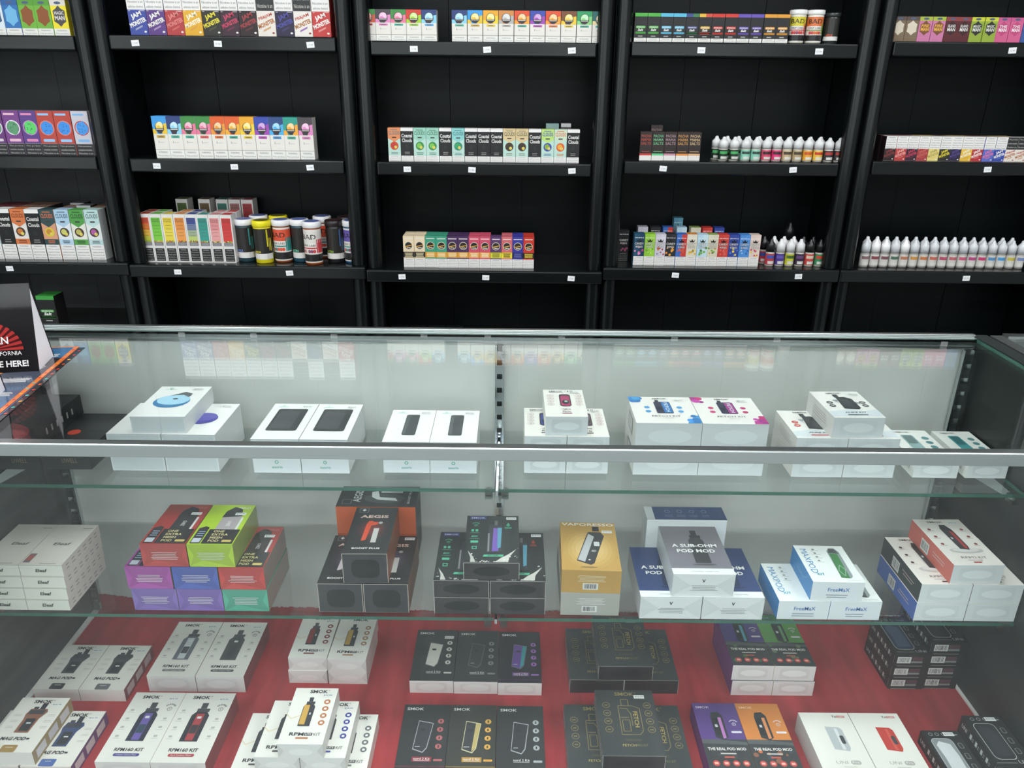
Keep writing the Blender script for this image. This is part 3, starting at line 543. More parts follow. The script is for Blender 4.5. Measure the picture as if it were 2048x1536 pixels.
def c3(c1, tc, fr, ring): return clouds(c1, tc, '#b9d8cc', ring, fr, '#b9d8cc', h, w, .17)
bk3 = coastal(h, w, .17); gr = c3('#9accba', '#4a7a5a', '#7ac050', '#3a8a48'); ta = c3('#d8c090', '#6a6a50', '#3a3028', '#4a3828')
t = [c3('#e08a5a', '#6a7a78', '#c03a30', '#c8502c'), bk3, gr, gr, bk3, c3('#8accc8', '#4a7a80', '#3aa060', '#2f8a70'), bk3, bk3, bk3, ta, ta, bk3, c3('#b8d87a', '#4a5aa0', '#8aa83a', '#3a4aa0'), c3('#c8d8c0', '#d87a4a', '#e8a03a', '#d8602c'), bk3]
lab = {0: 'mint carton with orange top and red fruit circle, black and mint row', 2: 'mint carton with green fruit circle beside a black script carton', 5: 'aqua mint carton with leaf circle between two black cartons', 9: 'mint carton with tan top and dark circle, black and mint row', 12: 'mint carton with lime top and blue fruit circle, black and mint row', 13: 'mint carton with orange lettering and orange circle, black and mint row'}
lab[3] = lab[2]; lab[10] = lab[9]; lab[1] = 'small black script carton between the orange topped and green circle cartons'; lab[4] = 'small black script carton between the green circle and aqua mint cartons'; lab[6] = lab[7] = lab[8] = 'small black script carton in the run of three beside the aqua mint'; lab[11] = 'small black script carton between tan topped and lime topped cartons'; lab[14] = 'small black script carton at the row end beside orange lettering'
row(t, -.433, .0437, YF, SZ[2][1], [lab[k] for k in range(15)], 'black and mint logo cartons', (W_W, 0, .17))
place(Item(.045, .045, .12).body('#8aa8a2', top='#6a8a86').tpl(C_), .112, Y0+.17, SZ[2][1], 'pale green carton standing behind the black and mint row', 'box'); x_ = Item(.035, .04, .121).body('#3a3a3c', top='#8a8a8c'); x_.rect('', 'front', 0, .9, 1, 1, '#c8c6c6', 1); place(x_.tpl(C_), .165, Y0+.17, SZ[2][1], 'grey capped dark carton standing behind the black and mint row', 'box')
bd = [('#e6d2b0', '#2a2826', '#d8c8a0', 'cream', 'black'), ('#3f9a7c', '#e0a040', '#f0e0b0', 'sea green', 'orange'), ('#4a3058', '#e0a040', '#f0e0b0', 'dark purple', 'orange'), ('#d0506a', '#e8a050', '#f4e4c0', 'rose', 'orange'), ('#5a3a68', '#d8d03a', '#6a6a30', 'violet', 'yellow'), ('#d06a70', '#e8d83a', '#5a3a30', 'salmon', 'yellow'), ('#3a3a98', '#22245a', '#6a70b0', 'royal blue', 'navy'), ('#c8382c', '#2a2420', '#d8c03a', 'red', 'black')]
bt = [badge(a, b, c, .113, .0385) for a, b, c, *_ in bd]; ix = [0, 0, 1, 1, 2, 2, 3, 3, 4, 5, 6, 7]
row([bt[k] for k in ix], -.396, .0392, YF, SZ[2][2], ['%s carton with %s band and round badge, low shelf badge row' % bd[k][3:] for k in ix], 'round badge cartons', (W_W, 0, .28))
row([bt[k] if k not in (4,) else None for k in ix], -.396, .0392, YF+.045, SZ[2][2], ['%s badge carton in second row behind the badge row' % bd[k][3] for k in ix], 'second row of badge cartons')
fb = Item(.066, .1, .022).body('#1b1c1f', front='#22242a'); fb.rect('', 'front', 0, .85, 1, 1, '#4a4038', 1); fb = fb.tpl('flat_box')
for k in range(4):
    for j in range(3): place(fb, -.471+.0705*k, Y0+.06, Z4+.0225*j, 'flat dark box in a stack, %s of three, bottom shelf under the badge row' % ('lowest', 'middle', 'topmost')[j], 'box', 'stacked flat dark boxes')
# unit 4
sa = [('#4fae42', None, 'green'), ('#5ab8d8', None, 'light blue'), ('#3a4a8a', '#3a7a4a', 'blue and green'), ('#e0b03a', '#d0503a', 'yellow and red'), ('#d0382f', None, 'red'), ('#6a50b0', None, 'purple'), ('#e09a30', None, 'orange')]
st_ = [salt(a, b, .085, .0408) for a, b, _ in sa]; ix = [0, 0, 1, 1, 2, 3, 4, 4, 5, 5, 6, 6]
row([st_[k] for k in ix], .384, .0418, YF, SZ[3][0], ['black carton with %s lid band beside the white lidded jars' % sa[k][2] for k in ix], 'black cartons with coloured lid bands', (W_S, 0, .14))
for t, x, lb in ((jar('#d8d0c0', '#ecebe8', '#d8d6d2', lab_bad('#d8c83a', '#c8443c'), .1, .0255), .893, 'slim jar with white lid and yellow red label next to black cartons'), (jar('#d8d0c0', '#ecebe8', '#d8d6d2', lab_bad('#d8703a', '#7a9a3a'), .1, .0255), .95, 'slim jar with white lid and orange label beside the dark jar'), (jar('#1c2322', '#232827', '#2a2f2e', lab_dark('#20302c', 'APPLE', '#d0502c'), .092, .0225), 1.008, 'small dark jar with orange lettering beside the white lidded jars')):
    place(t, x, YF, SZ[3][0], lb, 'jar', 'slim jars')
pm = [('#a84438', '#c83c34', 'red'), ('#6ab080', '#5ac080', 'green'), ('#a08088', '#c08898', 'mauve'), ('#c08a4a', '#e08a3a', 'amber'), ('#c8a880', '#d8a878', 'tan')]
pt = [pacha(a, b, .094, .0405) for a, b, _ in pm]
row(pt, .428, .0419, YF, SZ[3][1], ['dark brown carton with %s lettering in the short brown row' % n for *_, n in pm], 'dark brown lettered cartons')
place(pacha('#8a7074', '#c08898', .112, .0405), .473, YF+.06, SZ[3][1], 'taller dark brown carton standing behind the dark brown row', 'box')
def bottle(lab_c, lab2, cap, h=.08, r=.0158, clear='#b9b4aa', liquid=None):
    i = Item(2*r, 2*r, h, SATIN); i.cyl = (r+.0001,); i.smooth = {'', 'cap'}; c = lin(clear); z1 = h*.52
    i.mb('').lathe([(r*.93, .0003, c), (r, .002, c), (r, z1-.004, c), (r*.9, z1, c), (r*.6, z1+.002, c)], 18)
    i.rect('label', 'cyl', 0, .07, 1, .47, lab_c, 0, 10).rect('label', 'cyl', .2, .3, .8, .41, lab2, 1, 6).rect('label', 'cyl', .3, .1, .9, .2, '#d8d6d0', 1, 6).lines('label', 'cyl', .35, .85, [.12, .15, .18], .01, '#6a6866', 2)
    k = lin(cap); i.mb('cap').lathe([(r*.99, z1+.0015, k), (r*.97, h*.79, k), (r*.82, h*.83, k), (r*.44, h*.905, k), (r*.32, h*.98, k), (r*.2, h, k)], 18)
    return i.tpl('dropper_bottle')
def brow(defs, x, pitch, y, z, labels, group, h=.08, **kw):
    cache = {}
    for k, d in enumerate(defs):
        if d is None: continue
        if d not in cache: cache[d] = bottle(*d, h=h, **kw)
        place(cache[d], x+pitch*k+(pitch-cache[d]['w'])/2, y, z, labels[k], 'bottle', group)
WC, KC = '#dddcdc', '#1a1b1c'
gbt = ('#23352a', '#4aa860', WC); z = SZ[3][1]
brow([gbt, gbt], .70, .0375, YF, z, ['white capped bottle with dark green label, group of four beside brown cartons']*2, 'dark green label bottles'); brow([gbt, gbt], .684, .037, YF+.037, z, ['white capped bottle with dark green label, group of four beside brown cartons']*2, 'dark green label bottles')
bc = [('#8accb4', '#3a4a44', WC), ('#8accb4', '#3a4a44', WC), ('#d84a6a', '#3a2a2c', WC), ('#e03a78', '#3a2a2c', WC), ('#c8b088', '#4a4034', WC), ('#b8a078', '#4a4034', WC), ('#e8a83a', '#d05a2c', WC), ('#e8c04a', '#c83c2c', WC), ('#3a3436', '#b83c38', WC), ('#3a3436', '#b83c38', WC)]
bn = ['mint', 'mint', 'rose', 'hot pink', 'tan', 'dull tan', 'orange', 'yellow', 'black and red', 'black and red']
brow(bc, .778, .0357, YF, z, ['white capped bottle with %s label in the colourful bottle row' % n for n in bn], 'colourful bottle row'); brow(bc[:9], .7605, .0357, YF+.0375, z, ['white capped bottle with %s label, second row of the colourful bottles' % n for n in bn[:9]], 'colourful bottles, second row')
ck = [('#24506a', '#1f3f5c', ('#e08ab8', '#b04a80'), 'dark teal with pink'), ('#8fc23c', '#9acc44', ('#6aa832', '#b8e070'), 'lime green'), ('#c8c4d0', '#d0ccd8', ('#b8403c', '#7a7880', '#d88a3a'), 'lilac grey'), ('#26282c', '#2c2e34', ('#e08a2c', '#e8a84a'), 'black with orange'), ('#3a6ab8', '#c83c34', ('#d05a4a',), 'blue and red split'), ('#e0d8c4', '#dcd4c0', ('#d8a83a', '#8a7a4a', '#e8c85a'), 'cream with yellow fruit'), ('#b4d4e4', '#c4dce4', ('#6aa83a', '#4a8a34'), 'sky blue with grass'), ('#d8d0b8', '#d4ccb4', ('#c8b04a', '#8ab04a', '#7a6a4a'), 'cream with green fruit'), ('#c83c34', '#cc4438', ('#d8605a',), 'plain red'), ('#2f4494', '#34489a', ('#e8d03a', '#5a7ac8'), 'navy with yellow'), ('#4a8ad0', '#5090d4', ('#a8c4e0', '#3a6ab0'), 'bright blue'), ('#dcc8bc', '#e0ccc0', ('#d0385a', '#e0c83a', '#c84a6a'), 'cream with pink fruit')]
ct = [candy(a, b, d, .113, .0368, '#d8883a' if k == 5 else ('#8aa84a' if k == 7 else None)) for k, (a, b, d, _) in enumerate(ck)]
row(ct, .432, .0377, YF, SZ[3][2], ['%s carton with white crowned logo beside the black capped bottles' % n for *_, n in ck], 'crowned logo cartons', (W_W, 0, .29))
bx2 = [2, 3, 4, 6, 7, 8, 9]
for k, x in zip(bx2, (.465, .512, .558, .610, .662, .706, .75)): place(ct[k], x, Y0+.17, SZ[3][2]+.0, '%s carton with crowned logo, dim back row of that shelf' % ck[k][3], 'box', 'crowned cartons in the back row', 0, (W_W, 0, .29))
place(candy('#5a98b0', '#64a4ba', ('#4a3a30',), .14, .034), .605, Y0+.215, SZ[3][2], 'tall light blue carton rising above the back row of crowned cartons', 'box'); place(candy('#1d1d20', '#1d1d20', ('#a04a6a',), .113, .0368), .385, YF+.06, SZ[3][2], 'black crowned carton tucked behind the upright', 'box', None, 0, (W_B, 0, .29))
bb = [('#b8404a', '#3a5ab0', KC), ('#4a3a8a', '#6a5ab0', WC), ('#c8c83a', '#4a6a3a', WC), ('#3a2a44', '#6a4a78', WC), ('#c84a44', '#d8c8b0', KC), ('#3a8a5a', '#c84a3a', KC)]; bn2 = ['red and blue', 'purple', 'yellow', 'dark plum', 'coral', 'green and red']
brow(bb, .911, .0356, YF, SZ[3][2], ['%s capped bottle with %s label beside the crowned cartons' % ('black' if d[2] == KC else 'white', n) for d, n in zip(bb, bn2)], 'bottles beside the crowned cartons', h=.098); brow(bb, .897, .0356, YF+.038, SZ[3][2], ['%s capped bottle, %s label, second row beside crowned cartons' % ('black' if d[2] == KC else 'white', n) for d, n in zip(bb, bn2)], 'second row beside the crowned cartons', h=.1)
place(bottle('#2a2426', '#3a3234', '#17181a', .135, .019), 1.015, Y0+.16, SZ[3][2], 'tall dark bottle with black cap at the back of the shelf', 'bottle')
# unit 5
mn = [('#7a6650', '#5a4a40', '', '', '#ffffff', '#d8ccb8', 'brown with pale star patch'), ('#c878a0', '#a8b83a', 'FIRE', 'MAN', '#e8b04a', '#7a4a2c', 'pink and green with brown patch'), ('#5a2428', '#8a3a3c', 'ISLAND', 'MAN', '#e0dcd8', '#3a1c20', 'dark red'), ('#93a83c', '#c8cc3a', 'MAGIC', 'MAN', '#d8d8cc', '#2a2c26', 'olive green with black patch'), ('#d0608c', '#c8588a', 'THE', 'MAN', '#f0e0e4', '#c04a7a', 'all pink'), ('#3a5a98', '#4a78b0', '', '', '#ffffff', '#2a3a68', 'blue')]
mt = [man(a, b, c, d, e, f_, .074, .041) for a, b, c, d, e, f_, _ in mn]; ix = [0, 0, 1, 1, 2, 2, 3, 3, 4, 4, 5]
row([mt[k] for k in ix], 1.262-.0421, .0421, YF, SZ[4][0], ['small %s carton, row above the small slanted lettering cartons' % mn[k][6] for k in ix], 'small star patch cartons')
j5 = [('#2c1c1e', '#8a3a3c', '#4a2a2c', 'black with brown red lettering'), ('#b83a38', '#e8a8a0', '#d07068', 'red with pale lettering'), ('#3a2030', '#c0405a', '#5a2a3c', 'plum with crimson lettering'), ('#a83a3c', '#c86a60', '#b85a54', 'dull red'), ('#e0cf80', '#b8a050', '#d8c060', 'pale yellow'), ('#2a2822', '#e0d23a', '#4a4630', 'black with yellow lettering'), ('#2a2340', '#5a4a8a', '#3a3464', 'black with violet lettering'), ('#e4b83a', '#f4ecd0', '#d8a030', 'golden yellow'), ('#b83034', '#f0e4e0', '#d07070', 'red with white lettering'), ('#5a6ac0', '#e07a9a', '#d87090', 'blue and pink'), ('#3448a0', '#ece8e2', '#6a78b8', 'royal blue'), ('#e6dcd2', '#b06a30', '#c89a6a', 'white with brown lettering'), ('#e6dcd2', '#b06a30', '#c89a6a', 'white with brown lettering')]
row([jam(a, b, c, .08, .0366, k > 10) for k, (a, b, c, _) in enumerate(j5)], 1.267, .0375, YF, SZ[4][1], ['small carton, lower half %s, row above the clear bottles' % n for *_, n in j5], 'small slanted lettering cartons', [(W_D if k > 10 else W_W, .5, .5) for k in range(13)])
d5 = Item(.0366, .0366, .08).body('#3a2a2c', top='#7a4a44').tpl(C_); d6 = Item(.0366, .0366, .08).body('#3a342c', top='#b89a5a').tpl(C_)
row([d5, d5, d5, d6, d6, d5, d6, d6, d5, d5, d6, d6, None], 1.267, .0375, YF+.042, SZ[4][1], ['dim carton with %s top, second row behind the small slanted cartons' % ('tan' if k in (3, 4, 6, 7, 10, 11) else 'maroon') for k in range(13)], 'second row of small slanted cartons')
cb = ['#8a6a6c', '#8a4a50', '#7a5058', '#4a6a5a', '#b87a5a', '#c8904a', '#c87a4a', '#c86a5a', '#b8506a', '#c06a70', '#c85a78', '#b84a80', '#c83c70', '#5a90c0', '#4a98d0', '#c8b84a', '#7a88b8']
nm5 = ['dusty mauve', 'wine', 'plum grey', 'grey green', 'copper', 'ochre', 'burnt orange', 'salmon', 'raspberry', 'dusty rose', 'rose', 'violet pink', 'cerise', 'steel blue', 'bright blue', 'mustard', 'periwinkle']
brow([('#cfccc6', c, '#f1efee' if k in (1, 2, 4) else '#d3d5d8') for k, c in enumerate(cb)], 1.254, .0351, YF, SZ[4][2], ['%s capped bottle with %s strip on pale label, long bottle row' % ('opaque white' if k in (1, 2, 4) else 'frosted', n) for k, n in enumerate(nm5)], 'long row of clear bottles', h=.1, clear='#a09c96')
brow([None]+[('#cfccc6', '#8a8684', '#f1efee' if k in (1, 2) else '#d3d5d8') for k in range(1, 17)], 1.2365, .0351, YF+.0375, SZ[4][2], ['%s capped bottle, second row behind the long bottle row' % ('opaque white' if k in (1, 2) else 'frosted') for k in range(17)], 'second row of clear bottles', h=.103, clear='#a09c96')
brow([('#3a3a3c', '#4a4a4c', '#4a4c50')]*6, -1.228, .0357, Y0+.06, Z4, ['dim grey capped bottle on the bottom shelf below the tall fruit cartons']*6, 'dim bottles on the bottom shelf', h=.085); brow([('#3a3a3c', '#4a4a4c', '#4a4c50')]*6, -.975, .0357, Y0+.06, Z4, ['dim grey capped bottle on the bottom shelf below the lidded jars']*6, 'dim bottles below the jars', h=.085)

# ------------------------------------------------------------------ cartons in the showcase
K = 'kit_box'
def flap(i, face='front', tone='#dfe3e3', line='#b9c0c1', ov='#eef1f1'):     # die-cut end flap with the oval thumb patch
    i.rr('end_flap', face, .14, .16, .86, .86, .06, tone, 0).disc('end_flap', face, .5, .5, .3, ov, 1, ry=.1 if i.dims(face)[1]/i.dims(face)[0] < .5 else .16); return i
def smok(i, u, v, w, col='#343434', face='top'):
    i.text(face, 'SMOK', u, v, w=w, h=w*.24, col=col, bold=.03); W, H = i.dims(face); i.ring('lettering', face, u+w*.56, v+w*.09*W/H, .014, .005, col, 2, n=8); return i
def gauge(i, u, v, r, col, face='top'):
    for k in range(7): i.ring('icon', face, u, v, r, r*.22+.002*k, col, 1, a0=150-k*18, a1=138-k*18, n=1)
    return i.ring('icon', face, u, v-.012, r*.42, r*.09, col, 1, n=14).poly('icon', face, [(u+.01, v+.01), (u-.014, v-.014), (u, v-.014), (u-.01, v-.034), (u+.014, v-.008), (u, v-.008)], col, 2)
def lid_gap(i, col='#9aa0a0'): i.line('', 'front', 0, .985, 1, .985, .006, col, 1); return i
def dev(i, u, v, w, h, body, tip='#3a3c40', face='top', part='product_picture', neck=.35, cham=.18, panel=None, screen=None):
    """pod device drawn upright: body with chamfered shoulders, neck and mouthpiece; w, h as shares of the face"""
    b = v-h/2; t = b+h*.76
    i.poly(part, face, [(u-w/2, b), (u+w/2, b), (u+w/2, t-h*cham*.5), (u+w/2-w*cham, t), (u-w/2+w*cham, t), (u-w/2, t-h*cham*.5)], body, 1)
    i.rect(part, face, u-w*.32, t, u+w*.4, t+h*.09, tip, 1).rect(part, face, u-w*neck/2, t+h*.09, u+w*neck/2, t+h*.24, tip, 2)
    if panel: i.rect(part, face, u-w*.22, b+h*.03, u+w*.22, t-h*.05, panel, 2)
    if screen: i.rr(part, face, u-w*.2, b+h*.2, u+w*.2, b+h*.42, .015, screen, 3).rect(part, face, u-w*.12, b+h*.58, u+w*.12, b+h*.64, '#d8d8d8', 3)
    return i
def magpod(body, tab, side, price, su=.83):
    i = Item(.0778, .11, .0258).body('#e3dfd6', right=side, front='#dedbd6', left='#cfcac4', back='#cfcac4')
    smok(i, .5, .92, .38); i.text('top', 'MAG POD', .44, .235, w=.5, h=.085, col='#26272c', shear=.2, bold=.035).rect('lettering', 'top', .7, .22, .76, .25, '#33343a', 1)
    b = body; i.poly('product_picture', 'top', [(.35, .34), (.64, .34), (.66, .6), (.74, .72), (.7, .78), (.36, .78), (.32, .68), (.35, .58)], b, 1).rect('product_picture', 'top', .4, .78, .5, .82, '#3c3e44', 1).rect('product_picture', 'top', .53, .77, .64, .89, '#34363c', 2).rr('product_picture', 'top', .41, .37, .61, .6, .03, '#2c2e33', 2).rect('product_picture', 'top', .47, .5, .56, .525, '#d4d4d6', 3).rect('product_picture', 'top', .36, .68, .68, .76, '#3c3e44', 2)
    for u in (.1, .78):
        for v in (.66, .55, .44): i.lines('icon', 'top', u, u+.17, [v+.012, v-.012], .008, '#b9b5b0', 1)
    i.rr('colour_tab', 'top', .34, .0, .64, .125, .03, tab, 1).lines('colour_tab', 'top', .41, .57, [.085], .008, '#d8d4c8', 2)
    for k in range(3): i.rect('side_print', 'right', .08+.3*k, .2, .3+.3*k, .8, '#cfc6c8', 1)
    return i.sticker('top', su, .86, price).tpl(K)
def rpm160(body, panel, scr, pill, ptxt, price):
    i = Item(.084, .142, .0352).body('#e4e1d8', right='#8a4a4c', front='#dcdad8', left='#d4d0ca', back='#d0ccc6'); flap(i, tone='#d6d3d2', ov='#e2e0df')  # right side carries a dark red reflection in its colour
    i.parts['']; smok(i, .36, .925, .34); dev(i, .5, .56, .34, .56, body, '#44474c', panel=panel, screen=scr); gauge(i, .84, .76, .115, '#6a6a68')
    for u, n in ((.13, 4), (.85, 3)):
        for k in range(n):
            v = (.72 if n == 4 else .6)-.125*k; i.rr('icon', 'top', u-.035, v-.01, u+.035, v+.018, .012, '#b4b2ac', 1).lines('icon', 'top', u-.07, u+.07, [v-.028], .007, '#c0beb8', 1)
    i.text('top', 'RPM160 KIT', .5, .165, w=.54, h=.08, col='#333336', bold=.025).rr('colour_tab', 'top', .26, .075, .74, .115, .03, pill, 1).text('top', ptxt, .5, .095, w=.38, h=.028, col='#e8e6e4', layer=3)
    return i.sticker('top', .82, .895, price).tpl(K)
def rpmlite(col, body, panel, price=None):
    i = Item(.0682, .1128, .0278).body('#e8e5dd', front='#e2e0de', right='#ddd8d2', left='#d8d4ce')
    for p in ([(0, 0), (0, 1), (.14, .5)], [(1, 0), (1, 1), (.86, .5)]): i.poly('end_flap', 'front', p, '#d2cfcd', 0)
    i.disc('end_flap', 'front', .5, .45, .27, '#eceae8', 1, ry=.1); smok(i, .57, .93, .42); dev(i, .45, .56, .27, .52, body, '#3c3d42', panel=None)
    i.rect('product_picture', 'top', .33, .33, .46, .68, panel, 2).rect('product_picture', 'top', .5, .5, .53, .54, '#dddddd', 3)
    for k in range(4): i.disc('icon', 'top', .83, .74-.125*k, .075, col, 1).rect('icon', 'top', .8, .722-.125*k, .86, .755-.125*k, '#eeeae4', 2)
    i.poly('', 'top', [(.0, .52), (.12, .44), (.3, .5), (.3, .48), (.12, .42), (0, .49)], '#e0cfae', 1)
    i.text('top', 'RPM', .36, .165, w=.32, h=.095, col='#333338', bold=.025).rr('lettering', 'top', .53, .14, .71, .19, .015, '#44444a', 1).text('top', 'LITE', .62, .165, w=.13, h=.05, col='#e8e5dd', bold=.02, layer=3).text('top', 'KIT', .81, .165, w=.15, h=.08, col='#44444a').rr('colour_tab', 'top', .36, .085, .64, .115, .015, col, 1)
    if price: i.sticker('top', .8, .855, price)
    return i.tpl(K)
def nord(body, ic, lab, acc, price=None, tint='#333637', line=None, outline='#6a6d70', side='#e6e0de'):
    i = Item(.0765, .1325, .0272).body(tint, front=side, right='#2a2c2d', left='#8a8a88', back='#222324'); flap(i, tone='#ddd6d4', ov='#e8e3e1')
    i.text('top', 'SMOK', .25, .925, w=.36, h=.075, col='#e4e3e0', bold=.012)
    p = 'product_picture'; i.poly(p, 'top', [(.3, .3), (.52, .25), (.6, .32), (.68, .7), (.36, .74)], outline, 1).poly(p, 'top', [(.315, .31), (.515, .265), (.585, .33), (.665, .69), (.37, .727)], body, 2)
    if acc: i.poly(p, 'top', [(.5, .27), (.585, .33), (.665, .69), (.57, .7)], acc, 3)
    i.rr(p, 'top', .42, .575, .52, .61, .02, '#26282a', 4).lines(p, 'top', .34, .46, [.34], .01, '#c0c0c0', 4)
    for k in range(4): i.disc('icon', 'top', .83, .73-.128*k, .066, ic, 1).rect('icon', 'top', .815, .712-.128*k, .845, .748-.128*k, tint, 2)
    i.rect('colour_tab', 'top', .32, .125, .72, .195, lab, 1).text('top', 'nord 2 Kit', .52, .165, w=.33, h=.06, col='#e2dfdc', bold=.01, layer=3).rect('lettering', 'top', .36, .135, .68, .14, '#e2dfdc', 3).rr('colour_tab', 'top', .76, .135, .94, .165, .015, ic, 1)
    i.rect('', 'top', 0, .055, 1, .063, line or tint, 1)
    if price: i.sticker('top', .8, .84, price)
    return i.tpl(K)
def fetchpro(price=None, su=.75):
    g = '#8a7c4c'; i = Item(.095, .1335, .0298).body('#34383a', front='#241f21', right='#26282a', left='#7a7674', back='#222425'); i.edges('front', .006, '#c9c5c2', 0, 'end_flap').disc('end_flap', 'front', .5, .5, .32, '#15161a', 1, ry=.085)
    smok(i, .5, .93, .34, g); p = 'product_picture'
    for a in ([(.36, .3), (.66, .3), (.72, .36), (.72, .7), (.6, .74), (.36, .74), (.36, .3)], [(.42, .74), (.42, .84), (.54, .84), (.54, .74)], [(.4, .35), (.52, .35), (.52, .52), (.4, .52), (.4, .35)], [(.38, .56), (.52, .56)], [(.38, .7), (.5, .7), (.55, .62)]):
        for q in range(len(a)-1): i.line(p, 'top', *a[q], *a[q+1], .011, g, 1)
    i.text('top', 'FETCH', .635, .53, w=.34, h=.075, col='#b09a58', rot=-90, bold=.015).lines('icon', 'top', .55, .57, [.53], .2, '#77704e', 1)
    for u in (.16, .86):
        for k in range(4): i.ring('icon', 'top', u, .75-.125*k, .066, .01, g, 1).rect('icon', 'top', u-.03, .742-.125*k, u+.03, .757-.125*k, g, 1)
    i.rr('colour_tab', 'top', .4, .205, .66, .235, .015, '#4a483a', 1).text('top', 'FETCH', .45, .145, w=.22, h=.05, col='#b0a060', bold=.01).text('top', 'PRO KIT', .66, .145, w=.18, h=.05, col='#807850')
    if price: i.sticker('top', su, .885, price)
    return i.tpl(K)
def realpod(c, low, dc, side, smokc='#d8c8d8', first=True):
    i = Item(.0716, .136, .0324).body(c, front='#e2dedd', left=side, right='#4a4648', back=c); flap(i, tone='#dad5d4', ov='#eceae9')
    i.rect('', 'top', 0, 0, 1, .44, '#35383a', 0).poly('', 'top', [(0, .44), (.35, .44), (1, .4), (1, .36), (0, .38)], '#55595a', 1)
    for k in range(9): i.disc('', 'top', R_.uniform(.08, .92), R_.uniform(.08, .38), R_.uniform(.03, .08), R_.choice(low), 1+.1*k, n=7)
    i.text('top', 'SMOK', .22, .93, w=.32, h=.07, col=smokc, bold=.01); p = 'product_picture'
    i.poly(p, 'top', [(.34, .47), (.52, .43), (.62, .47), (.62, .8), (.54, .86), (.38, .85), (.34, .78)], '#303336', 2).poly(p, 'top', [(.5, .45), (.57, .46), (.57, .77), (.5, .77)], dc, 3).rr(p, 'top', .36, .5, .48, .76, .03, '#1f2124', 3).rect(p, 'top', .39, .62, .45, .66, '#c8c8cc', 4)
    gauge(i, .83, .68, .11, '#dcd4dc'); i.rr('icon', 'top', .72, .535, .95, .565, .02, '#dcd4dc', 1)
    i.text('top', 'THE REAL POD MOD', .5, .3, w=.84, h=.078, col='#e8e4e0', bold=.025, layer=4).lines('lettering', 'top', .33, .67, [.235], .018, '#c8c4c0', 3, 0).rr('colour_tab', 'top', .39, .175, .61, .195, .015, '#c8584a', 3)
    for k in range(4): i.disc('icon', 'top', .18+.215*k, .1, .075, '#c4443c', 3).rect('icon', 'top', .14+.215*k, .085, .22+.215*k, .115, '#e8b0a8', 4)
    return i.tpl(K)
def yocan(dc):
    i = Item(.0808, .128, .0395).body('#e6e3da', front='#dddad4', left='#d4cfca'); i.text('top', 'Yo', .68, .935, w=.1, h=.06, col='#3a3a3c', bold=.02).rect('lettering', 'top', .74, .917, .9, .953, '#c4504a', 1).text('top', 'can', .82, .935, w=.13, h=.045, col='#f0e4e0', bold=.01, layer=3)
    p = 'product_picture'; i.poly(p, 'top', [(.4, .42), (.68, .39), (.72, .44), (.72, .72), (.67, .76), (.4, .77)], dc, 1).poly(p, 'top', [(.56, .42), (.62, .41), (.62, .74), (.56, .74)], '#d6d8d8' if dc == '#b4b8ba' else '#d4564a', 2).rr(p, 'top', .6, .5, .68, .63, .03, '#3c3e42', 3)
    i.text('top', 'UNI', .42, .225, w=.22, h=.07, col='#a09c98').rr('lettering', 'top', .59, .195, .78, .255, .04, '#b0aca8', 1).text('top', 'Pro', .685, .226, w=.13, h=.05, col='#e8e5dc', layer=3).lines('lettering', 'top', .38, .7, [.16], .01, '#c4c0bc', 2); return i.tpl(K)
def uni(dc, dc2, price=None):
    i = Item(.0605, .1, .0256).body('#1d1f20', front='#191b1c', left='#17191a'); i.text('top', 'UNI', .78, .09, w=.3, h=.1, col='#c8c8c6').line('', 'top', .06, .07, .58, .07, .012, '#aaaaa8', 1)
    i.rr('window', 'top', .1, .13, .68, .84, .14, '#c2c4c4', 1).rr('window', 'top', .115, .14, .665, .83, .13, dc2, 2); i.poly('product_picture', 'top', [(.2, .2), (.58, .2), (.6, .5), (.56, .72), (.3, .78), (.18, .7), (.22, .45)], dc, 3)
    for k in range(3): i.rr('icon', 'top', .76, .64-.2*k, .88, .75-.2*k, .04, '#8a8e8e', 1).rr('icon', 'top', .775, .648-.2*k, .865, .742-.2*k, .03, '#26292a', 2)
    for k in range(3): i.ring('icon', 'top', .2+.17*k, .92, .055, .016, '#9a9c9c', 1, n=12)
    i.text('top', 'Yocan', .78, .92, w=.26, h=.07, col='#c4c4c4')
    i.text('left', 'UNI', .14, .5, w=.14, h=.07, col='#d0d0ce', rot=0).line('', 'left', .97, .1, .97, .9, .006, '#a8a8a6', 1)
    for k in range(4): i.rect('side_print', 'left', .3+.15*k, .35, .35+.15*k, .7, '#c4c6c6', 1).lines('side_print', 'left', .365+.15*k, .41+.15*k, [.4, .55], .06, '#9a9c9c', 1)
    i.barcode('front', .06, .3, .46, .84, 9).rect('barcode_label', 'front', .49, .52, .8, .82, '#5a3a40', 1).rect('barcode_label', 'front', .47, .32, .8, .48, '#8a8c8c', 2).line('', 'front', .08, .06, .82, .06, .012, '#b4b2aa', 1)
    if price: i.sticker('top', .68, .92, price)
    return i.tpl(K)
def eleaf():
    i = Item(.0672, .115, .0208).body('#d6d0c4', front='#e3e2d8', right='#d0c4be', top='#d2ccc2'); i.text('top', 'Eleaf', .56, .5, w=.4, h=.11, col='#4a4e46', shear=.2, bold=.02).lines('lettering', 'top', .72, .95, [.9], .015, '#8a867e', 1, 0).rect('', 'top', .04, .05, .2, .26, '#7a6a70', 1).rect('', 'top', .06, .1, .18, .22, '#a85a50', 2).lines('lettering', 'top', .45, .85, [.03], .012, '#9a958c', 1)
    i.text('front', 'Eleaf', .5, .5, w=.26, h=.09, col='#4a4e46', shear=.2, bold=.03).line('', 'front', 0, .97, 1, .97, .008, '#8a8a80', 1)
    for k in range(6): i.lines('side_print', 'right', .08+.15*k, .16+.15*k, [.35, .65], .08, '#8a827e', 1)
    return i.tpl(K)
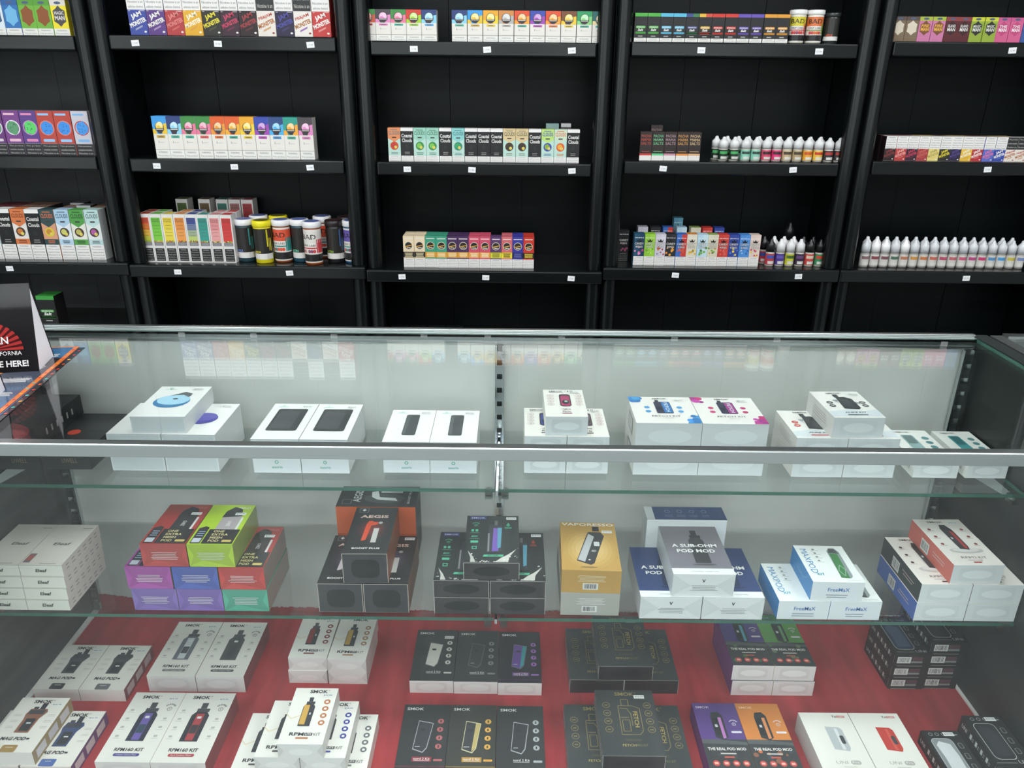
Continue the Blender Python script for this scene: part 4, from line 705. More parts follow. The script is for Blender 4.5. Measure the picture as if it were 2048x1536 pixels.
def zero(c, fc, dc, dark, price=None, show=True):
    i = Item(.0708, .1168, .0415, GLOSS).body(c, front=fc, right='#8a6a60' if dark else '#8a9a40', top=c)
    for k in range(5): i.lines('lettering', 'front', .18, .82, [.62-.07*k], .022, '#d8d0d4', 1)
    for p in ([(0, 0), (.3, .3), (1, 0)], [(0, 1), (.12, .5), (0, 0)], [(1, 1), (.88, .5), (1, 0)]): i.poly('end_flap', 'front', p, tuple_hex(fc, 1.12), 0)
    p = 'product_picture'; i.poly(p, 'top', [(.4, .36), (.84, .36), (.84, .72), (.74, .9), (.56, .94), (.42, .82)], dc, 1).poly(p, 'top', [(.4, .66), (.84, .7), (.76, .88), (.56, .94), (.42, .82)], '#2c2c2e', 2).rect(p, 'top', .85, .36, .9, .66, '#d8d4d4', 2).text('top', 'ZERO', .64, .5, w=.22, h=.08, col='#e0dcdc', rot=90, part=p, layer=3)
    i.rect('text_panel', 'top', .3, .015, .98, .36, '#2b2a2c', 2)
    for k, t in enumerate(('ONE', 'EXTRA', 'MESH', 'POD')): i.text('top', t, .42, .305-.075*k, h=.085, col='#cdbf8a', al='l', bold=.02, layer=4)
    i.rr('text_panel', 'top', .72, .055, .93, .105, .02, '#c8b060', 3).poly('text_panel', 'top', [(.05, .02), (.27, .02), (.27, .4), (.18, .43), (.05, .38)], '#3a3436', 2).lines('text_panel', 'top', .08, .25, [.3, .25, .2], .02, '#8aa0b8', 3).rect('text_panel', 'top', .07, .04, .25, .14, '#b8bcc8', 3)
    i.text('top', 'ZERO', .78, .91, w=.3, h=.09, col='#e4e8c8' if not dark else '#c86a64', bold=.03)
    if price: i.sticker('top', .78, .75, price)
    return i.tpl(K)
def tuple_hex(h, f):
    return '#%02x%02x%02x' % tuple(min(255, int(int(h[k:k+2], 16)*f)) for k in (1, 3, 5))
def aegis(c, side='#7a4a34', price=None, glow='#b04030'):
    i = Item(.0708, .1365, .0548).body('#262729', front='#3c3e40', right=side, left='#3a3234', back='#3a3c3e'); i.edges('front', .012, '#c8bcb4', 0, 'end_flap').rr('end_flap', 'front', .2, .18, .82, .8, .16, '#1b1d1f', 1)
    for k in range(5): i.disc('', 'top', .52, .5, .4-.06*k, ['#2c2628', '#38282a', '#46282a', '#582a2a', '#6a2c2a'][k] if glow == '#b04030' else ['#2a282c', '#322e38', '#3c3644', '#484052', '#544a60'][k], k*.3, ry=.5-.08*k)
    i.text('top', 'AEGIS', .5, .78, w=.66, h=.12, col='#e8c4b8', bold=.03, layer=4); p = 'product_picture'
    i.poly(p, 'top', [(.34, .25), (.44, .27), (.48, .58), (.62, .6), (.62, .68), (.4, .68), (.36, .6)], c, 3).rect(p, 'top', .56, .22, .68, .52, '#b8b4b0', 3).rect(p, 'top', .5, .66, .66, .74, '#26282a', 4).disc(p, 'top', .68, .64, .05, '#a8a6a4', 4)
    i.text('top', 'BOOST PLUS', .5, .1, w=.62, h=.055, col='#e0dcd8', bold=.04, layer=4); i.rect('emblem', 'top', .1, .87, .32, .97, '#77777a', 3).rect('emblem', 'top', .115, .877, .305, .963, '#262729', 4).poly('emblem', 'top', [(.21, .955), (.26, .925), (.21, .895), (.16, .925)], '#c8c8c8', 5)
    if price: i.sticker('top', .82, .925, price)
    return i.tpl(K)
def aegis_side():
    i = Item(.137, .0708, .0548).body('#2a2c2e', front='#c4592c', right='#3c3e40', back='#3a3c3e'); i.text('top', 'AEGIS', .24, .5, w=.3, h=.1, col='#c8c8ca', rot=90, bold=.02).text('top', 'BOOST PLUS', .9, .5, w=.36, h=.03, col='#b8b8ba', rot=90, bold=.03)
    p = 'product_picture'; i.disc(p, 'top', .58, .4, .26, '#44464a', 1, ry=.12).poly(p, 'top', [(.4, .7), (.48, .75), (.52, .45), (.72, .42), (.76, .28), (.66, .3), (.5, .33), (.42, .45)], '#c4c6c6', 2).rect(p, 'top', .52, .66, .8, .8, '#a8aaac', 2); i.rect('emblem', 'top', .06, .12, .18, .34, '#77777a', 1).rect('emblem', 'top', .068, .135, .172, .325, '#2a2c2e', 2)
    i.rr('end_flap', 'right', .2, .2, .8, .8, .15, '#1b1d1f', 1); return i.tpl(K)
def scar(price=None, drop='#4fa888', body='#7a5ab0'):
    i = Item(.0875, .1368, .0318).body('#2c2f30', front='#3a3838', right='#242628', left='#2a2c2d'); i.edges('front', .008, '#c8c4c0', 0, 'end_flap').disc('end_flap', 'front', .5, .5, .33, '#191b1d', 1, ry=.105); g = '#5ab894'
    i.rect('emblem', 'top', .06, .905, .38, .985, '#3a3f78', 1); i.text('top', 'SMOK', .22, .945, w=.28, h=.055, col='#c8cce4', bold=.012); gauge(i, .18, .79, .085, g)
    i.rr('icon', 'top', .1, .64, .15, .69, .012, g, 1).rr('icon', 'top', .18, .64, .23, .69, .012, g, 1).line('icon', 'top', .08, .61, .26, .61, .008, g, 1).text('top', '80W', .17, .535, w=.12, h=.05, col=g, bold=.03, shear=.2).line('icon', 'top', .08, .49, .26, .49, .008, g, 1).rect('icon', 'top', .1, .4, .24, .445, g, 1).rect('icon', 'top', .13, .27, .22, .33, g, 1).rect('icon', 'top', .145, .283, .205, .317, '#2c2f30', 2)
    p = 'product_picture'; i.poly(p, 'top', [(.4, .2), (.68, .22), (.68, .76), (.44, .8)], '#3e4046', 1).poly(p, 'top', [(.5, .22), (.62, .23), (.66, .7), (.52, .72)], body, 2).poly(p, 'top', [(.6, .28), (.66, .3), (.68, .72), (.6, .72)], '#5a98b0', 3).rect(p, 'top', .54, .78, .6, .88, '#6a6a6c', 2).rect(p, 'top', .42, .22, .45, .6, '#8a8a8c', 3)
    i.poly('emblem', 'top', [(.8, .84), (.84, .78), (.8, .75), (.76, .78)], drop, 1).lines('emblem', 'top', .73, .87, [.735, .71], .012, drop, 1); i.poly('lettering', 'top', [(.34, .115), (.7, .115), (.72, .155), (.36, .155)], g, 2).text('top', 'SCAR', .53, .135, w=.2, h=.035, col='#2c2f30', bold=.02, layer=4)
    for k in range(26):
        u = R_.uniform(.02, .98); v = .01+.1*abs(u-.5)**1.2*3*R_.random()+(.25 if u > .85 else .1)*R_.random()*(abs(u-.5) > .3); r = R_.uniform(.006, .022); i.poly('water_splash', 'top', [(u-r, v), (u, v-r*.4), (u+r*1.4, v+r*.3), (u+r*.5, v+r)], R_.choice(['#e4e0d8', '#c8c8c4', '#a8acac']), 2)
    i.poly('water_splash', 'top', [(.56, .01), (.8, .01), (.82, .11), (.95, .27), (.78, .15), (.68, .1)], '#c9c6be', 1).poly('water_splash', 'top', [(.12, .01), (.22, .01), (.16, .12), (.06, .24), (.12, .1)], '#b9b8b2', 1)
    if price: i.sticker('top', .86, .93, price)
    return i.tpl(K)
def vap(col, top):
    i = Item(.093, .138, .0425).body(col, top=col)
    if top:
        for k in range(5): i.disc('', 'top', .5, .42, .46-.07*k, ['#c09a56', '#c8a25e', '#cfaa68', '#d6b274', '#dab97e'][k], k*.3, ry=.6-.09*k)
        i.text('top', 'VAPORESSO', .5, .945, w=.95, h=.09, col='#efeae0', bold=.02, layer=4); p = 'product_picture'
        i.poly(p, 'top', [(.26, .18), (.5, .1), (.56, .14), (.78, .7), (.72, .78), (.5, .78), (.46, .7)], '#3a3a3c', 3).poly(p, 'top', [(.28, .2), (.4, .16), (.6, .68), (.5, .74)], '#b8b8ba', 4).rect(p, 'top', .58, .8, .7, .9, '#26262a', 4).text('top', '80', .57, .38, w=.08, h=.06, col='#d8d8d8', part=p, layer=5).rr(p, 'top', .58, .48, .68, .57, .02, '#d4d4d4', 5).disc(p, 'top', .48, .2, .02, '#d0d0d0', 5)
        i.disc(p, 'top', .46, .055, .15, '#8a6c3c', 3, ry=.02)
        i.sticker('top', .84, .79, '$39.99')
    i.lines('lettering', 'front', .26, .76, [.76, .7, .64, .58, .52], .022, '#d8cba8' if top else '#d8d8d4', 1); return i.barcode('front', .36, .16, .62, .44, 12).tpl(K)
def target(c, dc):
    i = Item(.0968, .1368, .0418).body('#dfe2e2', top=c, left='#c9cdd2'); i.rect('', 'top', 0, 0, 1, .115, '#e2e4e4', 0).text('top', 'VAPORESSO', .4, .055, w=.2, h=.02, col='#5a5c60').text('top', 'TARGET PM80', .64, .055, w=.22, h=.02, col='#5a5c60')
    dev(i, .56, .56, .26, .68, dc, '#2e3034', neck=.4).disc('product_picture', 'top', .56, .19, .2, tuple_hex(c, .75), 1, ry=.025)
    i.text('top', 'A SUB-OHM', .5, .57, w=.76, h=.095, col='#eceae8', bold=.03, layer=5).text('top', 'POD MOD', .5, .46, w=.64, h=.095, col='#eceae8', bold=.03, layer=5)
    for p in ([(0, 0), (0, 1), (.3, .5)], [(1, 0), (1, 1), (.7, .5)]): i.poly('end_flap', 'front', p, '#d3d7d7', 0)
    return i.text('front', 'V', .5, .72, h=.06, col='#2c2c2e', bold=.04).lines('lettering', 'front', .28, .74, [.5, .43, .36, .29], .02, '#8a8c8c', 2).tpl(K)
def target_side():
    i = Item(.137, .042, .0968).body('#d9dcde', top='#34456e', right='#34456e', left='#c0c4c8'); i.rect('', 'top', 0, 0, .1, 1, '#c8cacc', 0)
    for k in range(4): i.ring('icon', 'top', .28+.155*k, .62, .034, .006, '#8a98b8', 1, n=12).lines('icon', 'top', .23+.155*k, .34+.155*k, [.33, .22], .03, '#7a88a8', 1)
    return i.line('', 'front', 0, .98, 1, .98, .006, '#f2f2f2', 1).tpl(K)
def maxpod(dc, body2='#8a9496'):
    i = Item(.081, .1, .0355).body('#e4e6e4', left='#3a86c4', front='#dfe4e8'); i.text('top', 'MAXPOD', .15, .56, w=.82, h=.13, col='#3a86b8', rot=-90, bold=-.005).text('top', 'KIT', .24, .2, w=.14, h=.07, col='#3a9ab0', bold=.02)
    for k in range(4): i.rr('icon', 'top', .33, .865-.105*k, .38, .9-.105*k, .012, '#8a8c8e', 1).lines('icon', 'top', .28, .46, [.845-.105*k], .009, '#b4b6b8', 1)
    p = 'product_picture'; i.poly(p, 'top', [(.6, .12), (.78, .1), (.84, .16), (.86, .82), (.8, .92), (.68, .92), (.62, .84)], body2, 1).poly(p, 'top', [(.6, .12), (.76, .1), (.8, .76), (.64, .78)], dc, 2).poly(p, 'top', [(.63, .79), (.84, .77), (.79, .92), (.69, .92)], '#4a4e50', 2)
    for a, b in (((.63, .3), (.7, .45)), ((.7, .45), (.77, .33)), ((.7, .16), (.63, .3)), ((.7, .16), (.77, .33))): i.line(p, 'top', *a, *b, .008, '#c8d8cc', 3)
    return i.text('top', 'FreeMaX', .82, .05, w=.26, h=.045, col='#c0c2c2').text('front', 'FreeMaX', .52, .6, w=.42, h=.085, col='#4a7ab4', bold=.01).lines('lettering', 'front', .28, .72, [.32, .2], .05, '#9aa2a8', 2).text('left', 'FreeMaX', .5, .5, w=.3, h=.05, col='#8ab4dc').tpl(K)
def rpm2(dc, side, price=None):
    i = Item(.0798, .1318, .0345).body('#e6e0d8', left=side, front='#dce0e1', right='#d0ccc8'); flap(i, tone='#d6dadb', ov='#e6eaea'); i.text('top', 'SMOK', .42, .93, w=.34, h=.065, col='#55504e', bold=.015); p = 'product_picture'
    i.disc(p, 'top', .52, .3, .34, '#c4c0bc', 1, ry=.1).disc(p, 'top', .52, .315, .27, '#dad6d2', 2, ry=.075).poly(p, 'top', [(.42, .33), (.6, .31), (.63, .38), (.63, .72), (.56, .84), (.44, .84), (.4, .78)], '#3a3436', 3).poly(p, 'top', [(.53, .34), (.6, .34), (.6, .7), (.53, .72)], dc, 4).poly(p, 'top', [(.4, .76), (.63, .74), (.56, .86), (.44, .86)], '#26262a', 4).rect(p, 'top', .44, .54, .48, .58, '#c8c8cc', 5)
    for u, n in ((.16, 3), (.84, 3)):
        for k in range(n): i.disc('icon', 'top', u, .76-.16*k, .035, tuple_hex(dc, .8), 1).lines('icon', 'top', u-.08, u+.08, [.725-.16*k], .008, '#a89890', 1)
    i.text('top', 'RPM', .4, .155, w=.24, h=.07, col='#7a6a66').text('top', '2', .56, .155, w=.05, h=.07, col='#8a5a54').text('top', 'KIT', .7, .155, w=.16, h=.07, col='#7a6a66').lines('lettering', 'top', .32, .7, [.1], .012, '#b0a6a0', 1).rr('colour_tab', 'top', .44, .045, .6, .07, .012, dc, 1)
    i.barcode('left', .3, .15, .48, .72, 9).lines('side_print', 'left', .55, .85, [.6, .45], .04, '#c8b0ac', 1)
    if price: i.sticker('top', .78, .905, price)
    return i.tpl(K)
def suorin(kind, h, w, d, price='$47.99', logo=True):
    i = Item(w, d, h).body('#eeeeed', front='#dde2e6', right='#d6d8d8', left='#dcdede', top='#ecebe8'); p = 'product_picture'
    if kind == 'oval':
        i.disc(p, 'top', .49, .48, .34, '#3f7fae', 1, ry=.3).disc(p, 'top', .5, .53, .31, '#a9d4ea', 2, ry=.24).poly(p, 'top', [(.36, .66), (.6, .8), (.76, .74), (.74, .62), (.6, .7), (.45, .68)], '#5a5e62', 3).disc(p, 'top', .52, .56, .05, '#4a4e54', 4, ry=.035)
    elif kind == 'violet': i.disc(p, 'top', .5, .5, .3, '#4d4aa0', 1, ry=.26).disc(p, 'top', .52, .55, .25, '#6a62b8', 2, ry=.19)
    elif kind == 'square': i.rr(p, 'top', .18, .22, .84, .84, .06, '#37393c', 1).rr(p, 'top', .24, .28, .7, .78, .04, '#4a4d50', 2)
    else: i.rr(p, 'top', .36, .2, .66, .84, .05, '#46494c', 1).rect(p, 'top', .38, .22, .44, .82, '#5a5d60', 2)
    i.ring('lettering', 'top', .24, .93, .03, .01, '#5ab8a4', 1, n=12).lines('lettering', 'top', .14, .36, [.895], .012, '#8ac8bc', 1, 0)
    if logo: i.ring('lettering', 'front', .5, .66, .04, .014, '#3fae98', 1, n=12).text('front', 'suorin', .5, .36, w=.22, h=.055, col='#5fb0a4', bold=.01)
    else: i.rr('end_flap', 'front', .03, .08, .97, .92, .01, '#cfd6da', 0)
    if price: i.sticker('top', .78, .9, price)
    return lid_gap(i).tpl(K)
def xpriv(dc, ic, price=None):
    i = Item(.067, .111, .0332).body('#ebe8e0', front='#dbe0e3'); flap(i, tone='#d0d6d9', ov='#e3e8ea'); i.text('top', 'SMOK', .32, .93, w=.36, h=.055, col='#4a4a50', bold=.015).rect('lettering', 'top', .14, .88, .5, .895, '#6a6a70', 1).line('lettering', 'top', .55, .9, .55, .96, .006, '#8a8a8a', 1).text('top', '10', .68, .93, w=.14, h=.085, col='#3a4a48', bold=.02)
    p = 'product_picture'; i.rr(p, 'top', .38, .36, .66, .82, .09, '#4a4048', 1).rr(p, 'top', .41, .38, .63, .76, .07, dc, 2).disc(p, 'top', .53, .52, .09, '#2c3a38', 3, ry=.13).rect(p, 'top', .5, .52, .57, .56, '#c8e0d8', 4)
    for u in (.16, .86):
        for k in range(4): i.ring('icon', 'top', u, .76-.11*k, .085, .012, ic, 1, ry=.075, n=14).rect('icon', 'top', u-.03, .75-.11*k, u+.03, .77-.11*k, ic, 1)
    i.poly('lettering', 'top', [(.44, .26), (.5, .24), (.56, .26), (.62, .24), (.62, .27), (.38, .27)], '#5a4a54', 1).text('top', 'Priv', .52, .185, w=.2, h=.07, col='#5a4a54', bold=.02).rect('colour_tab', 'top', .4, .105, .64, .13, tuple_hex(dc, .7), 1)
    if price: i.sticker('top', .78, .885, price)
    return i.tpl(K)
def fetchkit(c, c2, price):
    i = Item(.1042, .106, .0462).body('#ebe8e2', front='#d8dcdf', left='#e0e0de'); i.disc('end_flap', 'front', .52, .5, .33, '#e2e7e9', 1, ry=.12); i.text('top', 'SMOK', .5, .92, w=.24, h=.045, col='#4a4a4a', bold=.015); p = 'product_picture'
    i.rr(p, 'top', .38, .36, .64, .8, .03, '#3a3a52', 1).rect(p, 'top', .5, .38, .63, .78, c, 2).rect(p, 'top', .41, .8, .47, .87, '#3a3a3e', 1).text('top', 'FETCH', .565, .58, w=.36, h=.06, col='#e8eef4', rot=-90, part=p, bold=.01, layer=4).rect(p, 'top', .4, .48, .48, .6, '#26283a', 2)
    for u in (.25, .76):
        for k in range(2): i.disc('icon', 'top', u, .58-.15*k, .045, c2, 1)
    i.text('top', 'FETCH', .42, .255, w=.28, h=.055, col='#55595c').text('top', 'KIT', .66, .255, w=.12, h=.055, col='#55595c').lines('lettering', 'top', .44, .62, [.185], .008, '#b8b8b8', 1)
    for q, (cu, cv) in enumerate(((.05, .97), (.93, .1))):
        for k in range(9):
            pu, pv = cu+(R_.random()-.5)*.24, cv+(R_.random()-.5)*.4; r = R_.uniform(.03, .075)
            pu = min(1-r, max(r, pu)); pv = min(1-r, max(r, pv)); i.disc('colour_splash', 'top', pu, pv, r, R_.choice([c, c2, tuple_hex(c, 1.25)]), 1+k*.15, n=9)
    i.poly('colour_splash', 'top', [(.78, 0), (1, 0), (1, .3), (.9, .2), (.84, .1)], c2, 1).poly('colour_splash', 'top', [(0, 1), (0, .84), (.06, .86), (.16, 1)], c2, 1).rect('side_print', 'left', .3, .2, .7, .8, '#8a8c8e', 1).rect('side_print', 'left', .34, .26, .66, .74, '#d0d2d2', 2)
    return i.sticker('top', .8, .85, price).tpl(K)
def alike(ic, price=None):
    i = Item(.0815, .107, .035).body('#e9e7e1', front='#d5dadc', left='#dedcd8'); flap(i, tone='#d0d5d7', ov='#dfe4e5'); i.text('top', 'SMOK', .46, .92, w=.32, h=.05, col='#4e4e4e', bold=.015); p = 'product_picture'
    i.poly(p, 'top', [(.38, .33), (.66, .3), (.72, .36), (.72, .7), (.6, .78), (.42, .76)], '#34363a', 1).rect(p, 'top', .4, .76, .5, .87, '#3a3c40', 2).poly(p, 'top', [(.42, .38), (.62, .36), (.62, .66), (.46, .7)], '#45484c', 2)
    for k in range(10): i.poly(p, 'top', [(.3+.02*k, .6-.03*(k % 4)), (.33+.02*k, .64), (.31+.02*k, .68)] if k < 5 else [(.7+.02*(k-5), .5+.03*(k % 3)), (.75+.015*(k-5), .54), (.72, .58)], '#9aa4aa', .5)
    for u, v in ((.2, .56), (.2, .44), (.86, .56), (.86, .44)): i.disc('icon', 'top', u, v, .065, ic, 1).rect('icon', 'top', u-.03, v-.01, u+.03, v+.01, '#e8e4e0', 2)
    i.poly('', 'top', [(0, .22), (.4, .3), (.7, .24), (1, .3), (1, .05), (0, .05)], '#d3dade', .2); i.text('top', 'ALIKE KIT', .52, .19, w=.42, h=.055, col='#4a4a4c', bold=.025, shear=.2).rr('colour_tab', 'top', .32, .085, .72, .12, .015, ic, 1).lines('side_print', 'left', .2, .8, [.7, .58, .46, .34], .03, '#b0aeaa', 1)
    if price: i.sticker('top', .84, .87, price)
    return i.tpl(K)
def teal_kit(w, d, h, c):
    i = Item(w, d, h).body('#e6e6e0', front='#dbdfe0', left='#e2e2de'); flap(i, tone='#d2d6d8', ov='#e6eaea'); i.text('top', 'SMOK', .36, .93, w=.4, h=.06, col='#5a5c5c', bold=.015); i.rr('product_picture', 'top', .26, .3, .56, .84, .06, c, 1).rr('product_picture', 'top', .3, .56, .52, .82, .05, tuple_hex(c, .7), 2)
    for k in range(3): i.disc('icon', 'top', .8, .74-.14*k, .085, '#5a8a8c', 1)
    return i.barcode('left', .7, .25, .92, .8, 8).rr('colour_tab', 'top', .3, .12, .7, .16, .02, tuple_hex(c, .8), 1).tpl(K)
def uwell(circle):
    i = Item(.078, .14, .036).body('#1e2022', front='#242628'); i.text('front', 'UWELL', .58, .45, w=.32, h=.1, col='#8a7c60').line('', 'top', .3, 0, .7, 1, .01, '#4a4438', 1)
    if circle: i.disc('emblem', 'top', .3, .45, .13, '#c8402c', 1)
    for k in range(6): i.rect('side_print', 'right', .2+.11*k, .35, .23+.11*k, .65, '#9a9894', 1)
    return i.tpl(K)

G = {'u': 'boxes on the upper glass shelf', 'l': 'boxes on the lower glass shelf', 'd': 'boxes on the red deck'}
def P(t, x, y, z, lb, g, yaw=0): return place(t, x, y, z, lb, 'box', G[g] if not g.startswith('=') else g[1:], yaw)
# upper glass shelf
uw = uwell(True); uw0 = uwell(False)
P(uw0, -.836, .26, US, 'black box against the end panel, lowest of its stack of two', 'u'); P(uw0, -.835, .262, US+.036, 'black box with side print, on top of the box at the end panel', 'u'); P(uw, -.7565, .262, US, 'black box with red circle on its lid, upper glass shelf', 'u')
oa, ob, oc = suorin('violet', .0328, .086, .123, None, False), suorin('violet', .0328, .085, .123, '$47.99', False), suorin('oval', .0285, .086, .126, '$47.99', False)
for k, (t, x, n) in enumerate(((oa, -.643, 'left'), (ob, -.5555, 'right'))):
    P(t, x, .26, US, 'plain white box at the bottom of the stack under the oval device box' , '=white boxes under the oval device box'); P(t, x, .26, US+.0328, 'white box with violet oval, ' + ('mostly hidden under the blue oval box' if k == 0 else 'half covered by the blue oval box'), 'u')
P(oc, -.602, .264, US+.0656, 'white box with blue oval device, topmost of its pile', 'u', 1)
sq = suorin('square', .0302, .0762, .1405); sl = suorin('slim', .0278, .0748, .125, '$32.99')
for k, x in enumerate((-.414, -.3365)):
    P(sq, x, .2575, US, 'white box with teal logo under a black square device box', '=white boxes under the square device boxes'); P(sq, x, .2575, US+.0302, 'white box picturing a wide black square device', '=boxes picturing a black square device')
for k, x in enumerate((-.206, -.1305)):
    P(sl, x, .262, US, 'white box with teal logo under a slim grey device box', '=white boxes under the slim device boxes'); P(sl, x, .262, US+.0278, 'white box picturing a slim upright grey device', '=boxes picturing a slim grey device')
xb, xp, xm = xpriv('#4a58a0', '#c8b8b8'), xpriv('#6a4a5c', '#d0a8b0', '$54.99'), xpriv('#b0406a', '#c8a8a8', '$54.99')
P(xb, .021, .266, US, 'white box under the blue round cornered device box', 'u'); P(xp, .0892, .266, US, 'white box under the plum round cornered device box', 'u'); P(xb, .0212, .266, US+.0332, 'white box with blue round cornered device, half covered', 'u'); P(xp, .0892, .266, US+.0332, 'white box with plum round cornered device, half covered', 'u'); P(xm, .054, .269, US+.0664, 'white box with magenta round cornered device, on top of two others', 'u', .5)
fk, fm = fetchkit('#3a7ab8', '#4a9ad0', '$52.99'), fetchkit('#a03a8a', '#c83a78', '$52.99')
for t, x, n in ((fk, .197, 'blue'), (fm, .302, 'magenta')): P(t, x, .264, US, 'large white box under the one with %s colour splashes' % n, 'u'); P(t, x, .264, US+.0462, 'large white box with %s colour splashes on its lid' % n, 'u')
ar, ak, at_ = alike('#c84a40'), alike('#a0564c'), alike('#4a4c50', '$44.99')
P(ar, .453, .262, US, 'white box under the black device box with red discs', 'u'); P(ak, .5355, .262, US, 'white box under the half hidden box with brown discs', 'u'); P(ar, .453, .262, US+.035, 'white box with black device and red discs', 'u'); P(ak, .5355, .262, US+.035, 'white box with brown discs, mostly covered by the box above', 'u'); P(at_, .507, .264, US+.07, 'white box with black device and grey discs, on top of its pile', 'u', 1.2)
P(teal_kit(.071, .12, .0285, '#8aa8a8'), .65, .264, US, 'low white box with pale device, next to the disc device pile', 'u', -1); P(teal_kit(.0655, .12, .027, '#4f9a9c'), .7355, .264, US, 'low white box with teal device beside the dark end panel', 'u')
# lower glass shelf
el = eleaf()
for x, n in ((-.8362, 'against the end panel'), (-.7682, 'with long side showing')):
    for k in range(4): P(el, x, .163+.0015*k, LS+.0208*k, 'cream box, %s in the stack of four %s' % (('lowest', 'second', 'third', 'topmost')[k], n), '=stacked cream boxes')
zs = [zero('#6f5a9a', '#7a63a6', '#3a3a3c', False), zero('#74589c', '#775da4', '#3a3a3c', False), zero('#3f8a74', '#4d9a84', '#3a3a3c', True)]
for t, x, n in zip(zs, (-.599, -.527, -.455), ('bluish purple shrink wrapped box, bottom row under the magenta one', 'violet shrink wrapped box, bottom row under the blue one', 'teal green shrink wrapped box, bottom row under the red one')): P(t, x, .166, LS, n, 'l')
for t, x, n in ((zero('#97448f', '#9d4a96', '#3a3a3c', False), -.602, 'magenta shrink wrapped box in the middle row of the pile'), (zero('#44559e', '#4a5aa4', '#3a3a3c', False), -.529, 'blue shrink wrapped box in the middle row of the pile'), (zero('#a83a36', '#b5403c', '#3a3234', True, '$29.99'), -.456, 'red shrink wrapped box at the open end of the middle row')): P(t, x, .166, LS+.0415, n, 'l')
P(zero('#a33b36', '#ae423e', '#343436', True, '$29.99'), -.572, .167, LS+.083, 'red shrink wrapped box with black device, top row', 'l'); P(zero('#a6c22e', '#a2bd34', '#a49a9c', False, '$29.99'), -.4995, .167, LS+.083, 'lime green shrink wrapped box with silver device, top row', 'l')
P(aegis('#c8b8c0', glow='#8a80a0'), -.304, .166, LS, 'black box with pale violet glow, under the red device box', 'l'); P(aegis('#4a4a58', price='$49.99', glow='#8a80a0'), -.2315, .166, LS, 'black box with dark device and price sticker, beside the pale glow one', 'l'); P(aegis('#c8482c', '#8a4a2a'), -.262, .168, LS+.055, 'black box with glowing red device on top of two black boxes', 'l', .6)
asd = aegis_side(); P(asd, -.301, .307, LS, 'orange sided black box hidden at the bottom behind the red device box', 'l'); P(asd, -.301, .307, LS+.055, 'orange sided black box lying crosswise behind the red device box', 'l')
s1, s2, s3 = scar(body='#3e4044'), scar('$56.99', '#b0483a', '#33363a'), scar('$56.99')
P(s1, -.120, .165, LS, 'black box with water splash, bottom row under the green droplet one', 'l'); P(s2, -.0312, .165, LS, 'black box with water splash, bottom row under the red droplet one', 'l'); P(s1, -.1205, .1655, LS+.0318, 'black splash box with dark device, no sticker, below the rainbow one', 'l'); P(s2, -.0312, .1655, LS+.0318, 'black splash box with red droplet and price sticker', 'l'); P(s3, -.073, .168, LS+.0636, 'black splash box with rainbow device, on top of four others', 'l', .5)
P(vap('#a9a8a0', False), .081, .165, LS, 'plain grey box under the gold box', 'l', -.5); P(vap('#bd9550', True), .081, .167, LS+.0425, 'gold box with silver device and white lettering', 'l', -1.8)
tb, tg = target('#2f4270', '#26304e'), target('#77747c', '#3c3b3f')
P(tb, .206, .158, LS, 'navy and white box under the grey lettered box, beside the gold one', '=navy and white lettered boxes'); o_ = P(tb, .3042, .158, LS, 'navy and white box beside the white and blue device boxes', '=navy and white lettered boxes'); P(tg, .254, .16, LS+.0418, 'grey box with white lettering over a dark device, on navy boxes', 'l'); P(target_side(), .234, .297, LS, 'navy topped white box standing on its long side behind grey lettered box', 'l')
P(maxpod('#b03c38'), .425, .16, LS, 'white and blue box with red device, under the green device box', 'l'); P(maxpod('#4a4e50'), .5068, .16, LS, 'white box with covered picture beside the red device box', 'l'); P(maxpod('#3a7a44'), .4735, .162, LS+.0355, 'white and blue box with green device, on top of two', 'l', -1)
P(rpm2('#6a3a40', '#4a68ac'), .6425, .16, LS, 'white box with blue side, lowest of the pile by the end panel', 'l'); P(rpm2('#5a3a68', '#5a4078'), .7232, .16, LS, 'white box with violet side, bottom row against the end panel', 'l'); P(rpm2('#5a3238', '#3c4244'), .6435, .161, LS+.0345, 'white box with charcoal side and dark device, middle of the pile', 'l'); P(rpm2('#4a4a4c', '#5a4078'), .7242, .161, LS+.0345, 'white box with violet side, second row against the end panel', 'l'); P(rpm2('#a83a3a', '#c8685c', '$42.99'), .687, .163, LS+.069, 'white box with salmon red side and red device, topmost', 'l', 1)
# red deck, back row
P(magpod('#4a4c50', '#34383e', '#8a5a60', '$66.99'), -.817, .187, DK, 'white box with charcoal device and dark tab, back row by end panel', 'd'); P(magpod('#46484c', '#6a6a6c', '#8a5a60', '$66.99'), -.7385, .187, DK, 'white box with charcoal device and mid grey tab, back row', 'd')
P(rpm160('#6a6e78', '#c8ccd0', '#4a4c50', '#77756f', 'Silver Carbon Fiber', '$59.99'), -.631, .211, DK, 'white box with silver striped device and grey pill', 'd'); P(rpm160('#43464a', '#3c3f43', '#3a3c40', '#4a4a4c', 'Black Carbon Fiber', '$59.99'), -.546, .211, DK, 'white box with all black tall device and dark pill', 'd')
lr, lg = rpmlite('#8a3a3a', '#34343a', '#8a2c30', '$39.99'), rpmlite('#b08058', '#3a3a3e', '#c8a04a')
P(lr, -.3915, .2345, DK, 'white box under the dark red striped device box', 'd'); P(lg, -.3205, .2335, DK, 'white box under the gold striped device box, back row', 'd'); P(lr, -.3895, .236, DK+.0278, 'white box with dark red striped device, back row on another box', 'd'); P(lg, -.32, .2335, DK+.0278, 'white box with gold striped device and tan discs, back row', 'd', -1)
